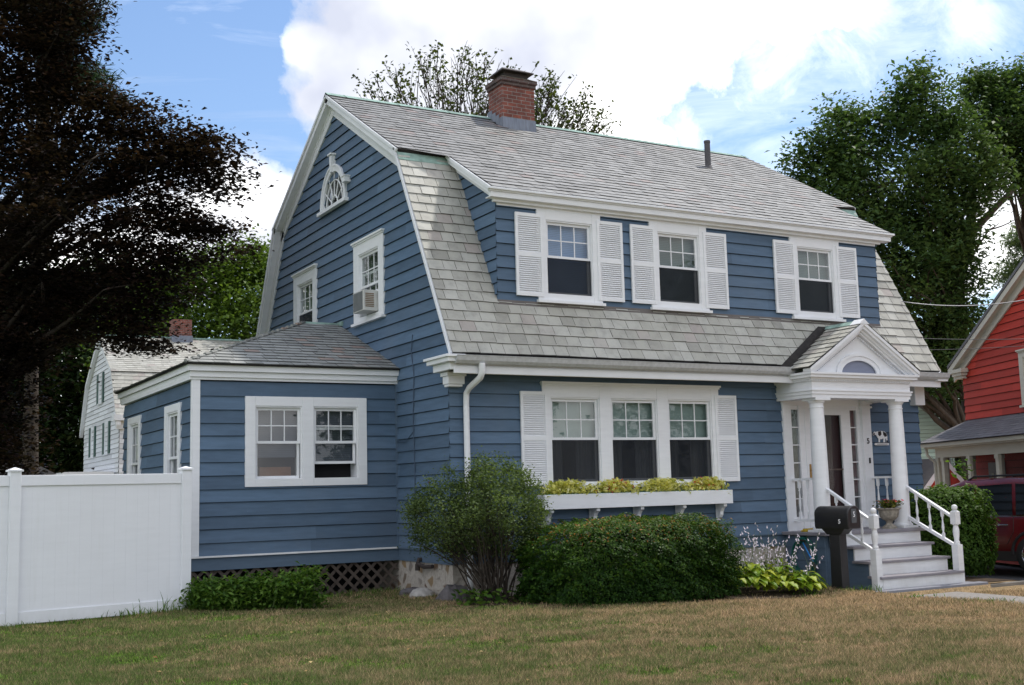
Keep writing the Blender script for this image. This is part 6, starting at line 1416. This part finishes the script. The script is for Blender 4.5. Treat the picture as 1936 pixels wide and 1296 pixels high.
# ------------------------------------------------------------------ car
def car():
    C_ = thing('parked_suv', 'maroon suv parked on the driveway behind the boxy hedge', 'car', (13.25, .6, -.47))
    cxm = 13.36; g = -.40; hw = .97
    # stations along y (rear=-2.7 .. nose=2.45): (y, z_bottom, z_belt, half width)
    def ring(y, zb_, zt, w, wt, roof=None):
        zz = [zb_, zb_+.10, (zb_+zt)/2, zt-.08, zt]; ww = [w*.90, w*.985, w, w*.985, w*.95]
        pts = [(-b_, a) for a, b_ in zip(zz, ww)]+[(b_, a) for a, b_ in reversed(list(zip(zz, ww)))]
        return [(cxm+p[0], y, g+p[1]) for p in pts]
    def loft(m_, rings):
        b0 = len(m_.v); n = len(rings[0])
        for r in rings: m_.v += r
        for i in range(len(rings)-1):
            for j in range(n): j2 = (j+1) % n; m_.f.append((b0+i*n+j, b0+i*n+j2, b0+(i+1)*n+j2, b0+(i+1)*n+j)); m_.t.append(.5)
        m_.f.append(tuple(b0+j for j in range(n))); m_.t.append(.5); m_.f.append(tuple(b0+(len(rings)-1)*n+j for j in range(n))); m_.t.append(.5)
    body = MB(); loft(body, [ring(y, zb_, zt, w, 0) for y, zb_, zt, w in ((-2.78, .5, 1.0, .86), (-2.70, .42, 1.12, .93), (-2.3, .32, 1.20, .97), (-1.0, .30, 1.18, .97), (.4, .30, 1.16, .97), (1.3, .30, 1.12, .96), (2.0, .34, 1.02, .93), (2.35, .40, .86, .84), (2.42, .5, .75, .76))])
    body.build('body', M['carpaint'], C_, smooth=True)
    gh_ = MB()
    def gr(y, z0, z1, w0, w1): return [(cxm-w0, y, g+z0), (cxm-(w0+w1)/2-.01, y, g+(z0+z1)/2), (cxm-w1, y, g+z1-.05), (cxm-w1+.14, y, g+z1), (cxm+w1-.14, y, g+z1), (cxm+w1, y, g+z1-.05), (cxm+(w0+w1)/2+.01, y, g+(z0+z1)/2), (cxm+w0, y, g+z0)]
    loft(gh_, [gr(-2.70, 1.10, 1.25, .90, .84), gr(-2.52, 1.15, 1.84, .91, .72), (gr(-2.2, 1.15, 1.93, .92, .73)), gr(-1.0, 1.15, 1.97, .92, .74), gr(.1, 1.14, 1.95, .92, .73), gr(.55, 1.12, 1.84, .92, .72), gr(1.35, 1.08, 1.15, .90, .80)])
    gh_.build('roof', M['carpaint'], C_, smooth=True)
    # side windows, proud of the cabin side
    def sidew(nm, pts, sgn=-1):
        w_ = lambda z: .92-(.92-.735)*((z-1.14)/(1.90-1.14))+.022
        part(nm, 'carglass', C_, lambda m_: m_.face([(cxm+sgn*w_(z), y, g+z) for y, z in pts]))
    for s_ in (-1, 1):
        sidew('window', [(-1.20, 1.20), (-.28, 1.20), (-.28, 1.80), (-1.12, 1.84)], s_); sidew('window', [(-.20, 1.20), (.95, 1.20), (.50, 1.66), (.2, 1.79), (-.20, 1.81)], s_); sidew('window', [(-2.28, 1.22), (-1.28, 1.20), (-1.20, 1.84), (-2.1, 1.80)], s_)
        part('window_trim', 'chrome', C_, lambda m_: m_.tube([(cxm+s_*.948, -2.3, g+1.185), (cxm+s_*.95, -.5, g+1.175), (cxm+s_*.945, .9, g+1.165)], .010, 5))
        part('sill_cladding', 'carplastic', C_, lambda m_: m_.box(cxm+s_*.93-.03, cxm+s_*.93+.03, -1.25, 1.2, g+.26, g+.46))
        dr2 = part('door_seam', 'carplastic', C_, lambda m_: (m_.tube([(cxm+s_*.952, -.24, g+1.17), (cxm+s_*.972, -.24, g+.75), (cxm+s_*.965, -.24, g+.45)], .006, 4), m_.tube([(cxm+s_*.952, -1.24, g+1.17), (cxm+s_*.972, -1.22, g+.85), (cxm+s_*.975, -1.05, g+.60)], .006, 4)))
        part('door_handle', 'chrome', C_, lambda m_: (m_.box(cxm+s_*.985-.012, cxm+s_*.985+.012, -1.12, -.88, g+.985, g+1.01), m_.box(cxm+s_*.97-.01, cxm+s_*.97+.01, -.90, -.86, g+.97, g+1.02)), bevel=.006)
        part('roof_rail', 'black', C_, lambda m_: m_.tube([(cxm+s_*.66, .1, g+1.90), (cxm+s_*.66, -.1, g+2.0), (cxm+s_*.66, -2.0, g+2.03), (cxm+s_*.66, -2.2, g+1.93)], .022, 7))
        part('headlight', 'chrome', C_, lambda m_: m_.sphere((cxm+s_*.68, 2.30, g+.80), .14, 10, 8, (1, .5, .6)))
        part('tail_light', 'redflower', C_, lambda m_: m_.box(cxm+s_*.80-.08, cxm+s_*.80+.08, -2.79, -2.70, g+.95, g+1.3))
    part('rear_window', 'carglass', C_, lambda m_: m_.face([(cxm-.72, -2.69, g+1.30), (cxm+.72, -2.69, g+1.30), (cxm+.62, -2.56, g+1.76), (cxm-.62, -2.56, g+1.76)]))
    part('windscreen', 'carglass', C_, lambda m_: m_.face([(cxm-.80, 1.30, g+1.20), (cxm+.80, 1.30, g+1.20), (cxm+.64, .60, g+1.83), (cxm-.64, .60, g+1.83)]))
    part('roof_bar', 'black', C_, lambda m_: (m_.box(cxm-.66, cxm+.66, -.5, -.45, g+2.0, g+2.03), m_.box(cxm-.66, cxm+.66, -1.6, -1.55, g+2.01, g+2.04)))
    for y in (-1.62, 1.55):
        for s_ in (-1, 1):
            x = cxm+s_*.84
            def ty(m_):
                pr_ = [(.24, -.13), (.36, -.135), (.395, -.10), (.40, 0), (.395, .10), (.36, .135), (.24, .13)]; n = 32; b0 = len(m_.v)
                for r, o_ in pr_:
                    for k in range(n): a_ = 2*math.pi*k/n; m_.v.append((x+o_, y+r*math.cos(a_), g+.40+r*math.sin(a_)))
                for i in range(len(pr_)-1):
                    for k in range(n): k2 = (k+1) % n; m_.f.append((b0+i*n+k, b0+i*n+k2, b0+(i+1)*n+k2, b0+(i+1)*n+k)); m_.t.append(.5)
            wv = part('wheel', 'tyre', C_, ty, smooth=True)
            def rim(m_):
                xo = x+s_*.115
                for k in range(6):
                    a_ = 2*math.pi*k/6; c1, s1 = math.cos(a_), math.sin(a_); t1 = np.array([0, -s1, c1])*.035; p1 = np.array([xo, y+.05*c1, g+.40+.05*s1]); p2 = np.array([xo-s_*.01, y+.235*c1, g+.40+.235*s1]); m_.hexa([p1-t1, p1+t1, p2+t1*1.3, p2-t1*1.3]+[q_+[s_*.02, 0, 0] for q_ in (p1-t1, p1+t1, p2+t1*1.3, p2-t1*1.3)])
                m_.tube([(xo-.01, y, g+.40), (xo+.02, y, g+.40)], .06, 14)
                n = 28; pts = [(xo, y+.245*math.cos(2*math.pi*k/n), g+.40+.245*math.sin(2*math.pi*k/n)) for k in range(n+1)]; m_.tube(pts, .014, 6, cap=False)
            part('rim', 'chrome', wv, rim)
            part('hub_well', 'carplastic', wv, lambda m_: m_.tube([(x+s_*.06, y, g+.40), (x+s_*.08, y, g+.40)], .25, 24))
            part('wheel_arch', 'carplastic', C_, lambda m_: m_.tube([(cxm+s_*.965, y+.46*math.cos(math.pi*k/12), g+.40+.46*math.sin(math.pi*k/12)) for k in range(13)], .035, 6))
car()
for o in COL.objects:
    if o.name == 'parked_suv': o.location.y += .32

# ------------------------------------------------------------------ overhead wires
def wire(label, A, B, r, sag, mat):
    A, B = np.array(A), np.array(B); mb = MB(); pts = [A+(B-A)*t+np.array([0, 0, -sag*4*t*(1-t)]) for t in np.linspace(0, 1, 17)]; mb.tube(pts, r, 5)
    tag(mb.build('overhead_wire', M[mat], None, smooth=True), label, 'wire', 'service wires between the houses')
wire('thick pale service wire crossing in front of the oak to the red gable', (W+.1, .3, 5.35), at(2060, 535, 24), .010, .25, 'wirepale')
wire('upper thin wire running low across the red gable', (W+.1, .6, 4.62), at(2060, 636, 24), .007, .06, 'cable')
wire('lowest thin wire across the red gable', (W+.1, .7, 4.35), at(2060, 645, 24), .006, .05, 'cable')

# ------------------------------------------------------------------ sky and sun
SUN_EL, SUN_AZ = 60, 72        # azimuth from +Y toward +X
world = bpy.data.worlds.new('World'); scene.world = world; world.use_nodes = True; nt = world.node_tree
bg = nt.nodes['Background']; sky = nt.nodes.new('ShaderNodeTexSky'); sky.sky_type = 'NISHITA'; sky.sun_disc = False
sky.sun_elevation = math.radians(SUN_EL); sky.sun_rotation = math.radians(SUN_AZ); sky.altitude = 100; sky.air_density = 1.2; sky.dust_density = .6; sky.ozone_density = 1.6
bg.inputs['Strength'].default_value = .145
tc = nt.nodes.new('ShaderNodeTexCoord'); nv = nt.nodes.new('ShaderNodeVectorMath'); nv.operation = 'NORMALIZE'; nt.links.new(tc.outputs['Generated'], nv.inputs[0]); dirv = nv.outputs[0]
def blob(u, v, r):
    c = ray(u, v); c = c/np.linalg.norm(c); d = nt.nodes.new('ShaderNodeVectorMath'); d.operation = 'DISTANCE'; nt.links.new(dirv, d.inputs[0]); d.inputs[1].default_value = tuple(map(float, c))
    return mth(nt, 'SUBTRACT', 1.0, mth(nt, 'MULTIPLY', d.outputs['Value'], FOC/r))
blobs = [(800, 60, 215), (900, 160, 300), (1050, 20, 270), (1250, -40, 240), (1420, -80, 165), (1560, -60, 110), (665, 150, 130), (675, 250, 105), (590, 95, 60), (600, 190, 55), (1080, 200, 190), (1230, 110, 120), (440, 410, 125), (330, 470, 150), (520, 385, 60), (150, 560, 200), (1230, 290, 70), (1930, 450, 120), (1830, 500, 90)]
fld = None
for b_ in blobs:
    v = blob(*b_); fld = v if fld is None else mth(nt, 'SMOOTH_MAX', fld, v, .12)
n1 = noise(nt, dirv, 9, 8, .58, .2); n2 = noise(nt, dirv, 30, 6, .6)
edge = mth(nt, 'ADD', mth(nt, 'MULTIPLY', mth(nt, 'SUBTRACT', n1, .5), 1.35), mth(nt, 'MULTIPLY', mth(nt, 'SUBTRACT', n2, .5), .55))
cl_v = mth(nt, 'ADD', fld, edge)
mask = ramp(nt, cl_v, [(-.0, (0, 0, 0)), (.10, (.45, .45, .45)), (.34, (1, 1, 1))])
# bright broken cloud added over the unseen sky as fill light, kept away from the photographed part
view = blob(968, 300, 1900)
gen = mth(nt, 'SUBTRACT', noise(nt, dirv, 2.6, 7, .6, .3), mth(nt, 'MAXIMUM', mth(nt, 'MULTIPLY', view, 1.3), 0))
gmask = ramp(nt, gen, [(.43, (0, 0, 0)), (.53, (1, 1, 1))])
wisp = mth(nt, 'MULTIPLY', ramp(nt, noise(nt, mapping(nt, dirv, (1.4, 2.2, 9)), 2.6, 7, .62, .6), [(.46, (0, 0, 0)), (.80, (1, 1, 1))]), .40)
f2 = None
for b_ in ((1430, 70, 230), (1620, 20, 170), (1820, 50, 170), (1440, 150, 60), (1300, 250, 90), (420, 330, 80)):
    v = blob(*b_); f2 = v if f2 is None else mth(nt, 'MAXIMUM', f2, v)
soft = mth(nt, 'MULTIPLY', ramp(nt, mth(nt, 'ADD', f2, mth(nt, 'MULTIPLY', mth(nt, 'SUBTRACT', noise(nt, dirv, 14, 7, .65, .5), .5), 2.6)), [(.35, (0, 0, 0)), (1.2, (1, 1, 1))][:1]+[(1.0, (1, 1, 1))]), .42)
allm = mth(nt, 'MAXIMUM', mth(nt, 'MAXIMUM', mth(nt, 'MAXIMUM', mask, gmask), wisp), soft)
shade = ramp(nt, noise(nt, dirv, 5, 5, .5), [(.38, (5.2, 5.5, 6.5)), (.47, (7.0, 7.2, 7.8)), (.56, (14.5, 14.5, 14.5))])
skyb = mixc(nt, 1.0, sky.outputs[0], (.92, 1.0, 1.12), 'MULTIPLY')
nt.links.new(mixc(nt, allm, skyb, shade), bg.inputs['Color'])
sd = bpy.data.lights.new('sun', 'SUN'); sd.energy = 3.5; sd.angle = math.radians(3); sd.color = (1, .95, .87)
so = bpy.data.objects.new('sun', sd); COL.objects.link(so)
el, az = math.radians(SUN_EL), math.radians(SUN_AZ); sv = Vector((math.sin(az)*math.cos(el), math.cos(az)*math.cos(el), math.sin(el)))
so.rotation_euler = sv.to_track_quat('Z', 'Y').to_euler(); so.location = (20, 20, 40)
scene.view_settings.view_transform = 'Standard'; scene.view_settings.look = 'None'; scene.view_settings.exposure = 0; scene.view_settings.gamma = 1
scene.render.engine = 'CYCLES'; scene.cycles.max_bounces = 8; scene.cycles.transparent_max_bounces = 16
scene.cycles.use_denoising = True
